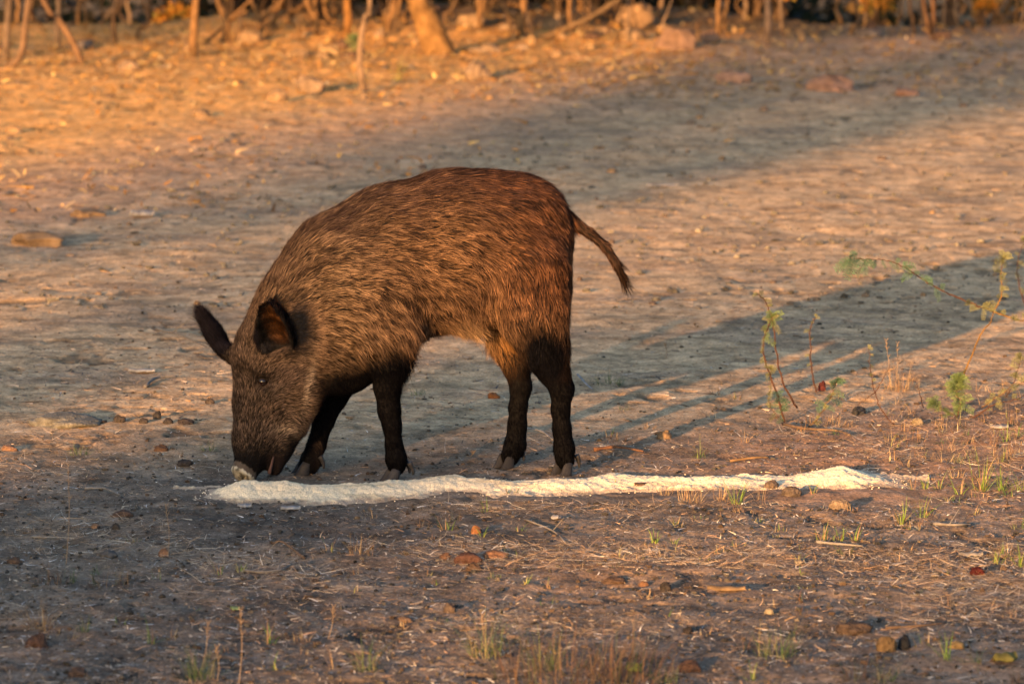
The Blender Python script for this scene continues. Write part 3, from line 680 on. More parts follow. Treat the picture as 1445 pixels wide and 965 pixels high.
pos = A_[ti]*(1-sq)[:, None] + B_[ti]*(sq*(1-r2))[:, None] + C_[ti]*(sq*r2)[:, None]
nm = vnm[tri[ti, 0]]*(1-sq)[:, None] + vnm[tri[ti, 1]]*(sq*(1-r2))[:, None] + vnm[tri[ti, 2]]*(sq*r2)[:, None]; nm /= np.linalg.norm(nm, axis=1)[:, None]
hx, hy = proj(pos); cm = comb(hx, hy)
# clumps: neighbouring hairs share a random bend
ca = .55*fbm(hx*.05+20, hy*.08, 1, 2) + .42*vn(hx*.15, hy*.20, 3)
ca = ca + rng.normal(0, .10, NH)
co_, si_ = np.cos(ca), np.sin(ca); cm = np.stack([cm[:, 0]*co_-cm[:, 1]*si_, cm[:, 0]*si_+cm[:, 1]*co_], 1)
d3 = np.stack([cm[:, 0], rng.normal(0, .08, NH), -cm[:, 1]], 1); d3 -= nm*(d3*nm).sum(1)[:, None]; d3 /= np.linalg.norm(d3, axis=1)[:, None]+1e-9
side = np.cross(nm, d3); side /= np.linalg.norm(side, axis=1)[:, None]+1e-9
side = side + nm*rng.normal(0, .35, NH)[:, None]; side /= np.linalg.norm(side, axis=1)[:, None]
gm = lambda a, b, c_, d_: gauss(hx, hy, a, b, c_, d_)
hd = sst(470, 430, hx)*sst(420, 460, hy)                       # head
leg = sst(495, 545, hy)*(1-hd)
tail = ((hx > 812) & (hy < 440)).astype(float)
L = .023 - .011*hd - .0150*leg
sn = sst(610, 645, hy)*hd; L = L - .004*sn
crest = sst(.2, .8, nm[:, 2])*(1-hd)*(hy < 420); L = L + .008*crest
L = L + .034*gm(665, 474, 30, 20)*(nm[:, 2] < .1) + .018*gm(697, 425, 18, 45) + .018*gm(585, 465, 13, 22)
L = L + .020*gm(578, 535, 14, 45)*(nm[:, 0] > .1) + .008*gm(790, 470, 25, 60)*(nm[:, 0] > .2)
L = L*(1-tail) + tail*(.016+.034*sst(864, 882, hx))
def on_sheet(l, w_, h, A, Bw, dp, th):
    t_ = np.clip((l/A+1)/2, 0, 1); wid = Bw*(np.maximum(np.sin(np.clip(t_*.93+.10, 0, 1)*math.pi), 0)**.50)*(1.08-.22*t_)+.001; rho = w_/wid
    return (np.abs(h-(dp*rho**2+.006-dp)) < th) & (np.abs(rho) < 1.22) & (l > -.85*A) & (l < 1.12*A)
lE, wE, hE = ear_local(pos, EAR_N, FR_N); nearE = on_sheet(lE, wE, hE, .066, .047, .036, .020) & (pos[:, 1] < -.04)
inside = nearE & ((nm@FR_N[2]) > .1) & (np.abs(wE) < .044)
lF, wF, hF = ear_local(pos, EAR_F, FR_F); farE = (np.abs(lF) < .066) & (np.abs(wF) < .04) & (np.abs(hF) < .04) & (hx < 328) & (hy < 512)
for ms, fr, sg in ((nearE, FR_N, 1), (farE, FR_F, 1)):
    dd = np.tile(fr[0], (ms.sum(), 1)) + rng.normal(0, .32, (ms.sum(), 3)); n_ = nm[ms]; dd -= n_*(dd*n_).sum(1)[:, None]; dd /= np.linalg.norm(dd, axis=1)[:, None]
    d3[ms] = dd; s2 = np.cross(n_, dd); side[ms] = s2/np.linalg.norm(s2, axis=1)[:, None]
L[nearE] = .017; L[inside] = .013; L[farE] = .016
L = L*(.65+.6*rng.random(NH)); guard = (rng.random(NH) < .05)*(1-hd*.6)
L = L*(1+.35*guard)
L = np.where(farE & (lF > .022), .016+.022*rng.random(NH), L)
lift = .20+.16*rng.random(NH) + .25*gm(655, 470, 26, 14) + .35*nearE*(~inside)*.5 + .04*hd - .06*leg
lift = lift + 1.3*gm(664, 474, 20, 20)*np.clip(-nm[:, 2], 0, 1) + .35*gm(578, 520, 16, 50)*(nm[:, 0] > .1) + .12*vn(hx*.14, hy*.16, 6) + .35*guard*rng.random(NH)
dirs = d3 + nm*lift[:, None]; dirs /= np.linalg.norm(dirs, axis=1)[:, None]
cv = -nm*(np.minimum(lift, .4)*(.38-.28*np.maximum(hd, leg)))[:, None] + np.array([0, 0, -.05]) + side*rng.normal(0, .10, NH)[:, None]
W = (.00098*(1-hd*.35-leg*.2))*(.7+.6*rng.random(NH))
FV, FQ = ribbons(pos-nm*.0003, dirs, side, L, W, cv, 3)
# hair colour
cl = np.clip(.5+(.7-.3*hd)*fbm(hx*.05+7, hy*.11, 4, 3)+.75*vn(hx*.24, hy*.34, 5)+.5*hd*vn(hx*.4, hy*.3, 2), 0, 1)
pick = np.clip(cl*.8+rng.normal(0, .30, NH), 0, 1)[:, None]
c_dark = np.array([.012, .0075, .006]); c_gold = np.array([.135, .076, .040]); c_red = np.array([.130, .050, .020]); c_blk = np.array([.0019, .0018, .0022])
base = c_dark*(1-pick)+c_gold*pick
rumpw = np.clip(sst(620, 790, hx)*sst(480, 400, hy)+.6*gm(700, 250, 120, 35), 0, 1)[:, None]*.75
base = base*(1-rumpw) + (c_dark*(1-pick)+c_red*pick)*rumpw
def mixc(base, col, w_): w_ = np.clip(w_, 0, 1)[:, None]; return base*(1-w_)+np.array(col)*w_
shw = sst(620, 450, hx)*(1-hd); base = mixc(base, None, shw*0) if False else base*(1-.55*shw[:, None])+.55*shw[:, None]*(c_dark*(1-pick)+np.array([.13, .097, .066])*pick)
base = mixc(base, (.022, .014, .014), crest*.6*(rng.random(NH) < .8))
headc = np.array([.015, .011, .009])*(1-pick)+np.array([.125, .085, .058])*pick; base = base*(1-hd[:, None])+headc*hd[:, None]
base = mixc(base, (.06, .042, .034), .7*gm(405, 535, 24, 18))                     # grey round the eye
base = mixc(base, (.10, .078, .066), .6*gm(385, 550, 17, 10)*(rng.random(NH) < .6))
base = mixc(base, c_blk*2, 1.2*np.exp(-(np.linalg.norm(pos-EYE, axis=1)/.023)**2))
base = mixc(base, c_blk*1.6, sst(625, 650, hy)*hd*.93)
base = mixc(base, c_blk, .85*gm(458, 572, 13, 30))  # darker line between jaw and throat
base = mixc(base, c_blk, .95*sst(395, 408, hx)*sst(560, 610, hy)*sst(470, 430, hx)*hd*sst(600, 622, hy))
base = mixc(base, (.30, .24, .18), .75*gauss(hx, hy, 432-(hy-545)*.2, 545, 5, 26)*(rng.random(NH) < .6))
base = mixc(base, (.26, .20, .14), .7*gm(398, 608, 16, 8)*(rng.random(NH) < .6))
chest = sst(478, 520, hy)*gm(555, 520, 45, 60); leg2 = np.clip(leg+chest*1.1, 0, 1)
base = mixc(base, c_blk, leg2*.995); base = mixc(base, c_blk*1.3, 1.3*gm(768, 500, 48, 62)*sst(415, 470, hy))
base = mixc(base, (.16, .075, .022), .8*gm(712, 468, 17, 34)*(pos[:, 1] > .09))
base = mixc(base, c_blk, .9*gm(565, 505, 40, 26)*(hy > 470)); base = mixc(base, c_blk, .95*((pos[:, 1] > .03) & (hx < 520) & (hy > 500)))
base = mixc(base, (.0045, .005, .007), 1.3*gm(418, 463, 21, 38)*(~inside))
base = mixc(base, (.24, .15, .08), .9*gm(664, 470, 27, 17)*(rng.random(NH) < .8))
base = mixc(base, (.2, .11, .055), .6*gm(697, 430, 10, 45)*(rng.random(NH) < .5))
base[nearE] = np.array([.0045, .004, .005]); rim = np.clip((np.abs(wE)/.034)**2.5+(np.abs(lE)/.058)**3, 0, 1)
iv = np.clip(.55+1.3*vn(hx*.28+wE*200, hy*.13, 3)+.5*sst(.02, -.05, lE)-.2, .12, 1.2)
base[inside] = iv[inside][:, None]*(np.array([.065, .027, .010])*(1-rim[inside])[:, None]+np.array([.010, .009, .009])*rim[inside][:, None])*(.5+rng.random((inside.sum(), 1)))
base[farE] = (.010, .008, .009); tm = tail[:, None]; base = base*(1-tm)+((np.array([.04, .022, .014])*(.4+pick))*(1-.75*sst(862, 880, hx)[:, None]))*tm
base = base*(.75+.5*rng.random((NH, 1)))
base = base*np.where(rng.random((NH, 1)) < .17, 2.1-.9*np.clip(leg2, 0, 1)[:, None], .92)
ts = np.array([.35, .7, 1.3, 1.7])
fc = base[:, None, None, :]*ts[None, :, None, None]*np.ones((1, 1, 2, 1))
# whiskers and long stray guard hairs
sel = rng.choice(np.where((hd > .5) & ((hy > 590) | (hx < 345)) & (~farE))[0], 160); 
dW = nm[sel]*.9 + d3[sel]*.4*-1 + rng.normal(0, .2, (160, 3)); dW /= np.linalg.norm(dW, axis=1)[:, None]
WV, WQ = ribbons(pos[sel], dW, side[sel], .014+.022*rng.random(160), np.full(160, .0006), rng.normal(0, .1, (160, 3))+np.array([0, 0, -.2]), 3)
FC = np.vstack([fc.reshape(-1, 3), np.tile([[.03, .025, .022]], (len(WV), 1))])
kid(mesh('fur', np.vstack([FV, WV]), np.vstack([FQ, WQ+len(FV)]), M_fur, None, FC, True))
# eyes
for p, s in ((EYE+np.array([0, -.0035, 0]), 1), (P(371, 538, .03), 1)):
    v, f = I3; eo = mesh('eye', v*.0125, f, M_eye); eo.location = tuple(p); kid(eo)
lid = MB()
for sg, rr0 in ((1, .0032), (-1, .0026)):
    t = np.linspace(.1, math.pi-.1, 9); arc = np.stack([EYE[0]+.0125*np.cos(t)*-1, EYE[1]-.0065-.004*np.sin(t), EYE[2]+sg*(.0072*np.sin(t))], 1)
    Vt, Q, T = tube(arc, rr0*np.sin(np.linspace(.5, math.pi-.5, 9)), 7); lid.add(Vt, Q, T, (.009, .007, .006))
kid(lid.build('eyelids', M_skin))
# lower lip / tongue showing in the mouth
lip = MB(); pth = smooth_path([P(386, 644, -.088), P(383, 656, -.093), P(380, 668, -.092)], 5)
Vt, Q, T = tube(pth, np.linspace(.002, .005, len(pth)), 9); lip.add(Vt, Q, T, (.05, .028, .024)); kid(lip.build('lip', M_skin))
# hooves
def claw(c, heading, ln, wd, ht, sgn):
    b = MB(); rings = []; n = 12
    for t in np.linspace(0, 1, 6):
        z = c[2]+ht*(1-t); fw = ln*(.50+.50*t); bk = ln*.42; sh = .28*ln*t
        ring = []
        for k in range(n):
            a = 2*math.pi*k/n; ca_, sa_ = math.cos(a), math.sin(a); lx = (fw if ca_ > 0 else bk)*ca_*(.72+.28*t)+sh; ly = wd*sa_*(.8+.2*t)*(1-.35*max(ca_, 0)**2)
            ring.append((c[0]+heading[0]*lx-heading[1]*ly, c[1]+heading[1]*lx+heading[0]*ly, z+(.004*ca_ if t < .5 else 0)))
        rings.append(ring)
    Vr = np.array(rings).reshape(-1, 3); Q = [(i_*n+k, i_*n+(k+1) % n, (i_+1)*n+(k+1) % n, (i_+1)*n+k) for i_ in range(5) for k in range(n)]
    Vr = np.vstack([Vr, [[c[0], c[1], c[2]+ht]], [[c[0]+heading[0]*ln*.28, c[1]+heading[1]*ln*.28, c[2]]]]); T = [(6*n, (k+1) % n, k) for k in range(n)]+[(6*n+1, 5*n+k, 5*n+(k+1) % n) for k in range(n)]
    b.add(Vr, Q, T); return b
for (px, py, y, hdg) in ((559, 677, -.07, -.35), (433, 681, .03, -.3), (797, 672, .01, -.9), (717, 664, .135, -.75)):
    hv = np.array([-math.cos(hdg), math.sin(hdg)]); sv = np.array([-hv[1], hv[0]]); q = P(px, 660, y); z0 = float(gh(q[0], y))-.002
    for sg in (-1, 1):
        c = (q[0]+sv[0]*.0145*sg+hv[0]*.003, y+sv[1]*.0145*sg+hv[1]*.003, z0); kid(claw(c, hv, .029, .012, .031, sg).build('hoof', M_hoof))
        d = np.array([q[0]-hv[0]*.029+sv[0]*.014*sg, y-hv[1]*.024+sv[1]*.014*sg, z0+.046]); pth = smooth_path([d, d+np.array([-hv[0]*.008, -hv[1]*.008, -.016]), d+np.array([-hv[0]*.010, -hv[1]*.010, -.030])], 4)
        b = MB(); Vt, Q, T = tube(pth, np.linspace(.007, .0025, len(pth)), 8); b.add(Vt, Q, T); kid(b.build('dewclaw', M_hoof))

# ------------------------------------------------------------ grass
def tuft_mesh(name, n, h, spread, cols, lean=.35, wd=.0022, seed=1):
    rg = np.random.default_rng(seed); a = rg.random(n)*2*math.pi; r_ = spread*np.sqrt(rg.random(n))
    b = np.stack([r_*np.cos(a), r_*np.sin(a), np.full(n, -.003)], 1); el = np.abs(rg.normal(0, lean, n)); a2 = a+rg.normal(0, .8, n)
    d = np.stack([np.sin(el)*np.cos(a2), np.sin(el)*np.sin(a2), np.cos(el)], 1); sd = np.stack([-np.sin(a2+rg.normal(0, .6, n)), np.cos(a2), np.zeros(n)], 1); sd /= np.linalg.norm(sd, axis=1)[:, None]
    L_ = h*(.35+.65*rg.random(n)); cvv = np.stack([np.cos(a2)*.35, np.sin(a2)*.35, -.25*np.ones(n)], 1)*rg.random((n, 1))*1.5
    V_, Q_ = ribbons(b, d, sd, L_, wd*(.6+.8*rg.random(n)), cvv, 4)
    cc = np.array(cols)[rg.integers(0, len(cols), n)]*(.7+.6*rg.random((n, 1))); cc = np.repeat(cc, 10, 0)
    return mesh(name, V_, Q_, M_blade, None, cc)
GR = [(.16, .24, .035), (.22, .29, .05), (.10, .16, .03), (.34, .3, .1)]
DG = [(.07, .11, .035), (.05, .08, .03), (.14, .17, .05), (.22, .18, .09)]
DR = [(.36, .23, .11), (.26, .15, .08), (.42, .31, .17), (.16, .1, .06)]
BR = [(.13, .07, .042), (.08, .048, .03), (.18, .115, .07), (.06, .07, .035)]
def tuft(px, py, hpx, n, kind, label, sp=.015, lean=.35, wd=.0026):
    x, y = G(px, py); h = hpx/pxm(y); cols = {'g': GR, 'd': DR, 'm': GR[:2]+DR[:2], 'k': DG, 'b': BR}[kind]
    o = tuft_mesh('grass_tuft' if kind in 'gkm' else 'dry_grass_tuft', int(n*1.7)+2, h*1.5, sp, cols, lean, wd, int(px*3+py))
    o.location = (x, y, float(gh(x, y))); return tag(o, label, 'grass tuft')
T_ = [
 (1160, 768, 28, 12, 'm', 'green and straw tuft, left one of three in a row below the grain'),
 (1184, 769, 24, 9, 'm', 'middle tuft of the row of three green tufts on the right'),
 (1210, 771, 26, 10, 'm', 'right tuft of the row of three green tufts on the right'),
 (1272, 738, 30, 9, 'm', 'short green tuft with one long dry blade near the right end of the grain'),
 (1300, 732, 36, 7, 'g', 'tall green sprout in the right foreground'),
 (925, 768, 20, 6, 'g', 'small bright green sprout in the centre right foreground'),
 (951, 768, 14, 3, 'g', 'tiny green sprout right of the small bright sprout'),
 (1128, 797, 18, 3, 'g', 'pair of green blades under the row of three tufts'),
 (1130, 812, 12, 3, 'g', 'tiny green blades below the pair of green blades'),
 (1408, 797, 26, 8, 'g', 'green tuft near the right edge of the foreground'),
 (1440, 797, 30, 10, 'g', 'green tuft cut by the right edge of the picture'),
 (1385, 692, 46, 24, 'm', 'largest green grass tuft right of the end of the grain'),
 (1414, 692, 34, 10, 'g', 'green tuft just right of the largest one by the grain'),
 (1438, 693, 32, 10, 'g', 'green tuft at the right edge level with the grain'),
 (1355, 697, 36, 9, 'm', 'thin yellow green tuft left of the largest tuft'),
 (1290, 692, 34, 5, 'm', 'single tall yellow blades at the tip of the grain'),
 (1305, 690, 22, 5, 'g', 'few short green blades right of the grain tip'),
 (1325, 690, 26, 6, 'm', 'short green blades between the grain tip and the thin tuft'),
 (1418, 622, 26, 4, 'g', 'two upright green blades below the feathery shrub'),
 (1436, 615, 22, 4, 'g', 'small green sprout at the right edge under the shrub'),
 (1415, 650, 22, 4, 'm', 'thin pale blades halfway between shrub and grain level'),
 (1378, 645, 18, 3, 'm', 'little dry sprout below the shrub'),
 (1150, 700, 24, 6, 'm', 'small tuft touching the lower edge of the grain at its right part'),
 (630, 752, 26, 12, 'm', 'straw and green tuft below the middle of the grain'),
 (594, 747, 26, 3, 'd', 'bent dry blade left of the straw and green tuft'),
 (685, 728, 20, 6, 'm', 'few green blades close under the grain'),
 (680, 762, 20, 5, 'g', 'thin green sprout beside the brick orange clod'),
 (735, 752, 16, 6, 'm', 'short yellow sprouts right of the brick orange clod'),
 (505, 785, 26, 30, 'd', 'spreading dry orange tuft in the foreground'),
 (524, 790, 36, 4, 'd', 'upright dry stalks at the right end of the spreading orange tuft'),
 (466, 782, 24, 5, 'm', 'small green blades left of the spreading orange tuft'),
 (340, 813, 16, 7, 'g', 'small green sprout above the pale forked twig'),
 (308, 814, 20, 8, 'm', 'thin arching tuft left of the small green sprout'),
 (722, 700, 16, 16, 'm', 'short sprig growing up through the middle of the grain'),
 (615, 825, 10, 7, 'm', 'tiny straw sprout in the centre foreground'),
 (741, 826, 14, 4, 'g', 'tiny green sprout in the centre foreground'),
 (774, 828, 20, 5, 'm', 'small green sprout with a curled dry blade'),
 (685, 930, 62, 46, 'k', 'big loose green tuft at the bottom centre'),
 (515, 950, 50, 30, 'k', 'dark green tuft at the bottom left of centre'),
 (820, 960, 74, 330, 'b', 'large reddish brown dead grass clump at the bottom edge'),
 (775, 945, 50, 30, 'k', 'green blades at the left side of the large brown clump'),
 (860, 958, 60, 60, 'b', 'smaller brown clump joined to the right of the large one'),
 (940, 965, 30, 24, 'k', 'short dark green tuft right of the brown clumps at the bottom edge'),
 (1095, 928, 44, 60, 'k', 'dense grey green tuft in the lower right foreground'),
 (1052, 915, 30, 20, 'b', 'brown tuft left of the dense grey green tuft'),
 (1060, 960, 30, 8, 'g', 'upright green blades at the bottom edge below the grey green tuft'),
 (1335, 935, 36, 12, 'm', 'green tuft left in the lower right corner'),
 (1378, 938, 34, 14, 'k', 'green tuft right in the lower right corner'),
 (1205, 962, 46, 26, 'b', 'faded brown tuft at the bottom edge on the right'),
 (1250, 965, 36, 18, 'k', 'green tuft at the bottom edge on the right'),
 (1435, 962, 24, 20, 'b', 'brown tuft in the bottom right corner'),
 (280, 962, 46, 46, 'k', 'grey green tuft at the bottom edge on the left'),
 (382, 912, 30, 6, 'm', 'two upright blades in the left foreground'),
 (388, 948, 26, 4, 'g', 'small green blades below the two upright blades'),
 (470, 945, 44, 4, 'd', 'thin dry stalks left of the dark green bottom tuft'),
 (215, 912, 32, 7, 'm', 'yellow green sprout in the lower left foreground'),
 (243, 905, 40, 5, 'd', 'pale bent dry blades beside the yellow green sprout'),
 (60, 892, 44, 40, 'd', 'thin dry tuft in the lower left foreground'),
 (120, 900, 22, 16, 'k', 'small dark green sprout right of the thin dry tuft'),
 (75, 828, 24, 60, 'b', 'flattened dark brown tuft on the left'),
 (98, 826, 20, 14, 'k', 'green blades on the right side of the flattened brown tuft'),
 (152, 830, 24, 80, 'b', 'round low russet tuft right of the flattened tuft'),
 (135, 812, 16, 8, 'k', 'short green blades between the two brown tufts on the left'),
 (1040, 715, 34, 14, 'm', 'yellow green tuft at the lower edge of the grain right of centre'),
 (1018, 710, 28, 24, 'd', 'bushy dry straw tuft under the grain'),
 (975, 712, 26, 40, 'd', 'matted dry straw tuft left of the bushy one under the grain'),
 (1072, 708, 28, 12, 'd', 'dry tuft right of the yellow green tuft at the grain edge'),
 (940, 700, 20, 20, 'd', 'small straw tuft growing at the grain edge'),
 (868, 690, 18, 16, 'm', 'small green and brown tuft in the grain right of the hind legs'),
 (988, 648, 24, 18, 'k', 'dull green tuft behind the grain right of centre'),
 (860, 545, 18, 60, 'k', 'low dark green tuft behind the hind legs'),
 (590, 558, 14, 24, 'k', 'faint low tuft seen between front and hind legs'),
 (110, 640, 16, 34, 'k', 'low dull green patch of grass on the left below the soil slab'),
 (295, 640, 18, 26, 'k', 'low green grass patch just left of the snout'),
 (1052, 628, 26, 8, 'd', 'short dry stalks on the sunlit dirt left of the seedlings'),
 (1272, 552, 40, 44, 'd', 'golden dry grass clump between the seedlings'),
 (1180, 600, 20, 40, 'd', 'low dry tuft at the foot of the thorny seedling'),
 (560, 115, 40, 14, 'g', 'blurred green sprig below the treeline left of centre')]
for a in T_:
    spread_ = .004+.0009*a[3]**.9; ln = .5 if a[4] != 'b' else .8
    tuft(a[0], a[1], a[2], a[3], a[4], a[5], spread_, ln+(.3 if 'spreading' in a[5] or 'matted' in a[5] or 'flatten' in a[5] or 'low' in a[5] else 0), .0021 if a[4] in 'gm' else .0013)
for k in range(150):
    u = rng.random(); px = float(rng.uniform(0, 1445)) if u < .45 else float(rng.uniform(850, 1445)); py = float(rng.uniform(725, 965)) if u < .45 else float(rng.uniform(560, 800)); kd = 'mdbdk'[rng.integers(0, 5)]
    if 655 < py < 722 and 250 < px < 1300: continue
    x, y = G(px, py); o = tuft_mesh('grass_sprout', int(rng.integers(5, 26)), float(rng.uniform(10, 26))/pxm(y), .018, {'m': GR[2:]+DR, 'd': DR, 'b': BR, 'k': DG}[kd], .6, .0018, 5000+k)
    o.location = (x, y, float(gh(x, y))); tag(o, 'small low sprout of thin dry grass among the litter', 'grass sprout', 'small sprouts scattered through the foreground litter')
for k in range(70):
    px = float(1445-195*rng.random()**1.1); py = float(rng.uniform(545, 660)); x, y = G(px, py); kd = 'ddmbd'[rng.integers(0, 5)]
    o = tuft_mesh('dry_grass_sprout', int(rng.integers(4, 16)), float(rng.uniform(16, 42))/pxm(y), .016, {'m': GR[2:]+DR, 'd': DR, 'b': BR}[kd], .55, .0014, 7000+k)
    o.location = (x, y, float(gh(x, y))); tag(o, 'wispy dry grass blades growing around the thorny shrub at the right', 'grass sprout', 'dry grass around the shrub at the right')
def stalk(px, py, tipx, tipy, label, col=(.2, .14, .09)):
    x, y = G(px, py); b0 = P(px, py, y); t = P(tipx, tipy, y); b0[2] = float(gh(x, y))-.005; mid = (b0+t)/2+np.array([.004, .01, 0]); pth = smooth_path([b0, mid, t], 6)
    b = MB(); Vt, Q, T = tube(pth-b0, np.linspace(.0011, .0006, len(pth)), 5); b.add(Vt, Q, T, col)
    for k in range(9):
        q = pth[-1-k//2]-b0; a = k*2.4; e_ = q+np.array([math.cos(a)*.007, math.sin(a)*.007, .010]); Vt, Q, T = tube([q, (q+e_)/2+.001, e_], [.0004, .0009, .0003], 4); b.add(Vt, Q, T, col)
    o = b.build('dead_stalk', M_straw); o.location = b0; tag(o, label, 'grass stalk')
for a in [(93, 800, 96, 658, 'tallest thin dead stalk standing on the left'), (237, 785, 234, 715, 'short dead stalk behind the bright orange leaf scrap'), (337, 962, 339, 862, 'thick dead stalk at the bottom left of the picture'),
          (283, 950, 293, 880, 'leaning dead stalk left of the thick one'), (462, 905, 470, 858, 'slanting pale stalk in the left centre foreground'), (306, 965, 305, 915, 'short dead stalk between the leaning and the thick one'),
          (679, 925, 680, 870, 'pale stalk rising from the bottom centre tuft'), (940, 505, 938, 486, 'tiny stub of a stalk on the dirt right of the tail'), (1256, 545, 1250, 482, 'tall dry stalk left of the golden clump'),
          (1264, 540, 1266, 486, 'second dry stalk by the golden clump, with a hooked top'), (655, 650, 668, 640, 'short bent stalk beside the hind hooves')]:
    stalk(*a)

# ------------------------------------------------------------ thorny seedlings on the right
def pinnate(b, base, dirv, L_, col, rg, n=9, lw=.0, ll=.0):
    n = 9; ll = .27*L_+.002; lw = L_/n*.42
    dirv = np.array(dirv, float); dirv /= np.linalg.norm(dirv); sd = np.cross(dirv, (0.2, -1, .3)); sd /= np.linalg.norm(sd)
    pts = np.array([base+dirv*L_*t+np.array([0, 0, -.25*L_*t*t]) for t in np.linspace(0, 1, 5)]); Vt, Q, T = tube(pts, np.linspace(.0009, .0004, 5), 4); b.add(Vt, Q, T, np.array(col)*.8)
    bs = []; ds = []; ss = []; ln = []
    for k in range(n):
        t = (k+1)/(n+.5); q = base+dirv*L_*t+np.array([0, 0, -.25*L_*t*t])
        for s_ in (-1, 1):
            d = sd*s_+dirv*.35+rg.normal(0, .12, 3); d /= np.linalg.norm(d); bs.append(q); ds.append(d); ln.append(ll*(1-.5*abs(t-.45))); w_ = np.cross(d, np.cross(sd, dirv)); ss.append(w_/np.linalg.norm(w_))
    ts_ = np.array([0, .35, .75, 1]); n_ = len(bs); bs, ds, ss, ln = map(np.array, (bs, ds, ss, ln)); wd_ = np.array([.25, 1, .8, .1])
    Vv = np.zeros((n_, 4, 2, 3))
    for i_ in range(4): c_ = bs+ds*(ln*ts_[i_])[:, None]; Vv[:, i_, 0] = c_-ss*lw*wd_[i_]*.5; Vv[:, i_, 1] = c_+ss*lw*wd_[i_]*.5
    id_ = np.arange(n_)*8; Q = np.concatenate([np.stack([id_+2*i_, id_+2*i_+1, id_+2*i_+3, id_+2*i_+2], 1) for i_ in range(3)])
    cc = np.array(col)*(.75+.5*rg.random((n_, 1))); b.add(Vv.reshape(-1, 3), Q, c=np.repeat(cc, 8, 0))
GL = (.14, .19, .07); BGL = (.08, .14, .085); OL = (.2, .19, .085)
def seedling(bpx, bpy, branches, label, name='thorny_seedling'):
    x, y = G(bpx, bpy); z = float(gh(x, y)); r0 = empty(name, (x, y, z)); o0 = np.array([x, y, z]); tag(r0, label, 'plant'); rg = np.random.default_rng(int(bpx))
    for br in branches:
        pts = [P(p[0], p[1], y+(p[2] if len(p) > 2 else 0)) for p in br['p']]; pts = smooth_path(pts, 6); pts = pts-o0; b = MB(); n = len(pts)
        pts[1:-1] += rg.normal(0, .0012, (n-2, 3)); rad = np.linspace(br.get('r', .003), br.get('r', .003)*.35, n)*.72
        Vt, Q, T = tube(pts, rad, 7); b.add(Vt, Q, T, br.get('c', (.16, .06, .04)))
        for k in range(2, n-1, 2):                       # thorns in pairs
            for s_ in (-1, 1): q = pts[k]; e_ = q+np.array([s_*.007, -.002, .004]); Vt, Q, T = tube([q, (q+e_)/2, e_], [.0009, .0006, .0001], 4); b.add(Vt, Q, T, (.4, .3, .22))
        b.build('stem', M_wood, r0)
        if br.get('l'):
            lb = MB()
            for (t0, t1, cnt, Ls, colr, dv) in br['l']:
                for k in range(int(cnt*1.8)+1):
                    t = t0+(t1-t0)*(k+rg.random())/cnt; q = pts[min(int(t*(n-1)), n-1)]; d = np.array(dv, float)+rg.normal(0, .45, 3); pinnate(lb, q, d, Ls*(.8+.8*rg.random()), colr, rg)
            lb.build('leaves', M_leaf, r0)
RS = (.14, .07, .05); YS = (.34, .19, .06)
seedling(1107, 596, [
 dict(p=[(1107, 596), (1098, 560), (1080, 510), (1078, 478), (1090, 448)], r=.0042, c=RS, l=[(.75, 1, 9, .022, GL, (.2, -.3, .5)), (.05, .2, 7, .022, BGL, (0, -.3, .3)), (.3, .7, 5, .016, OL, (-.5, -.3, 0))]),
 dict(p=[(1125, 575, .03), (1105, 540), (1096, 500), (1090, 455), (1083, 430), (1070, 415)], r=.0038, c=RS, l=[(.6, .85, 5, .018, OL, (.3, -.3, .5))]),
 dict(p=[(1107, 596), (1085, 570), (1088, 545), (1087, 520)], r=.0015, c=(.2, .14, .08), l=[(.2, 1, 9, .018, OL, (0, -.3, .2))])],
 'tall thorny seedling with two red stems crossing, leftmost of the seedlings')
seedling(1152, 557, [
 dict(p=[(1152, 557), (1146, 525), (1143, 490), (1144, 462), (1152, 447)], r=.0034, c=RS, l=[(.85, 1, 2, .010, OL, (0, -.3, 1)), (.3, .6, 3, .012, OL, (-.6, -.3, .2))])],
 'single straight red stem standing right of the tall thorny seedling')
seedling(1140, 604, [
 dict(p=[(1140, 604), (1155, 588), (1172, 562), (1180, 540)], r=.003, c=(.2, .13, .07), l=[(.4, 1, 10, .022, BGL, (.1, -.3, .6)), (.1, .5, 4, .018, OL, (.3, -.3, .4))])],
 'low leafy green seedling between the red stems and the golden grass')
seedling(1262, 600, [
 dict(p=[(1262, 600), (1245, 580), (1235, 555), (1228, 520), (1226, 492)], r=.0026, c=RS, l=[(.6, .9, 3, .010, OL, (.4, -.3, .4))]),
 dict(p=[(1235, 555), (1245, 535), (1256, 515)], r=.002, c=RS), dict(p=[(1235, 553), (1222, 563), (1210, 572)], r=.002, c=RS),
 dict(p=[(1303, 575, .05), (1298, 555), (1292, 538)], r=.002, c=RS)],
 'sparse forked reddish twiggy seedling with hardly a leaf beside the golden clump')
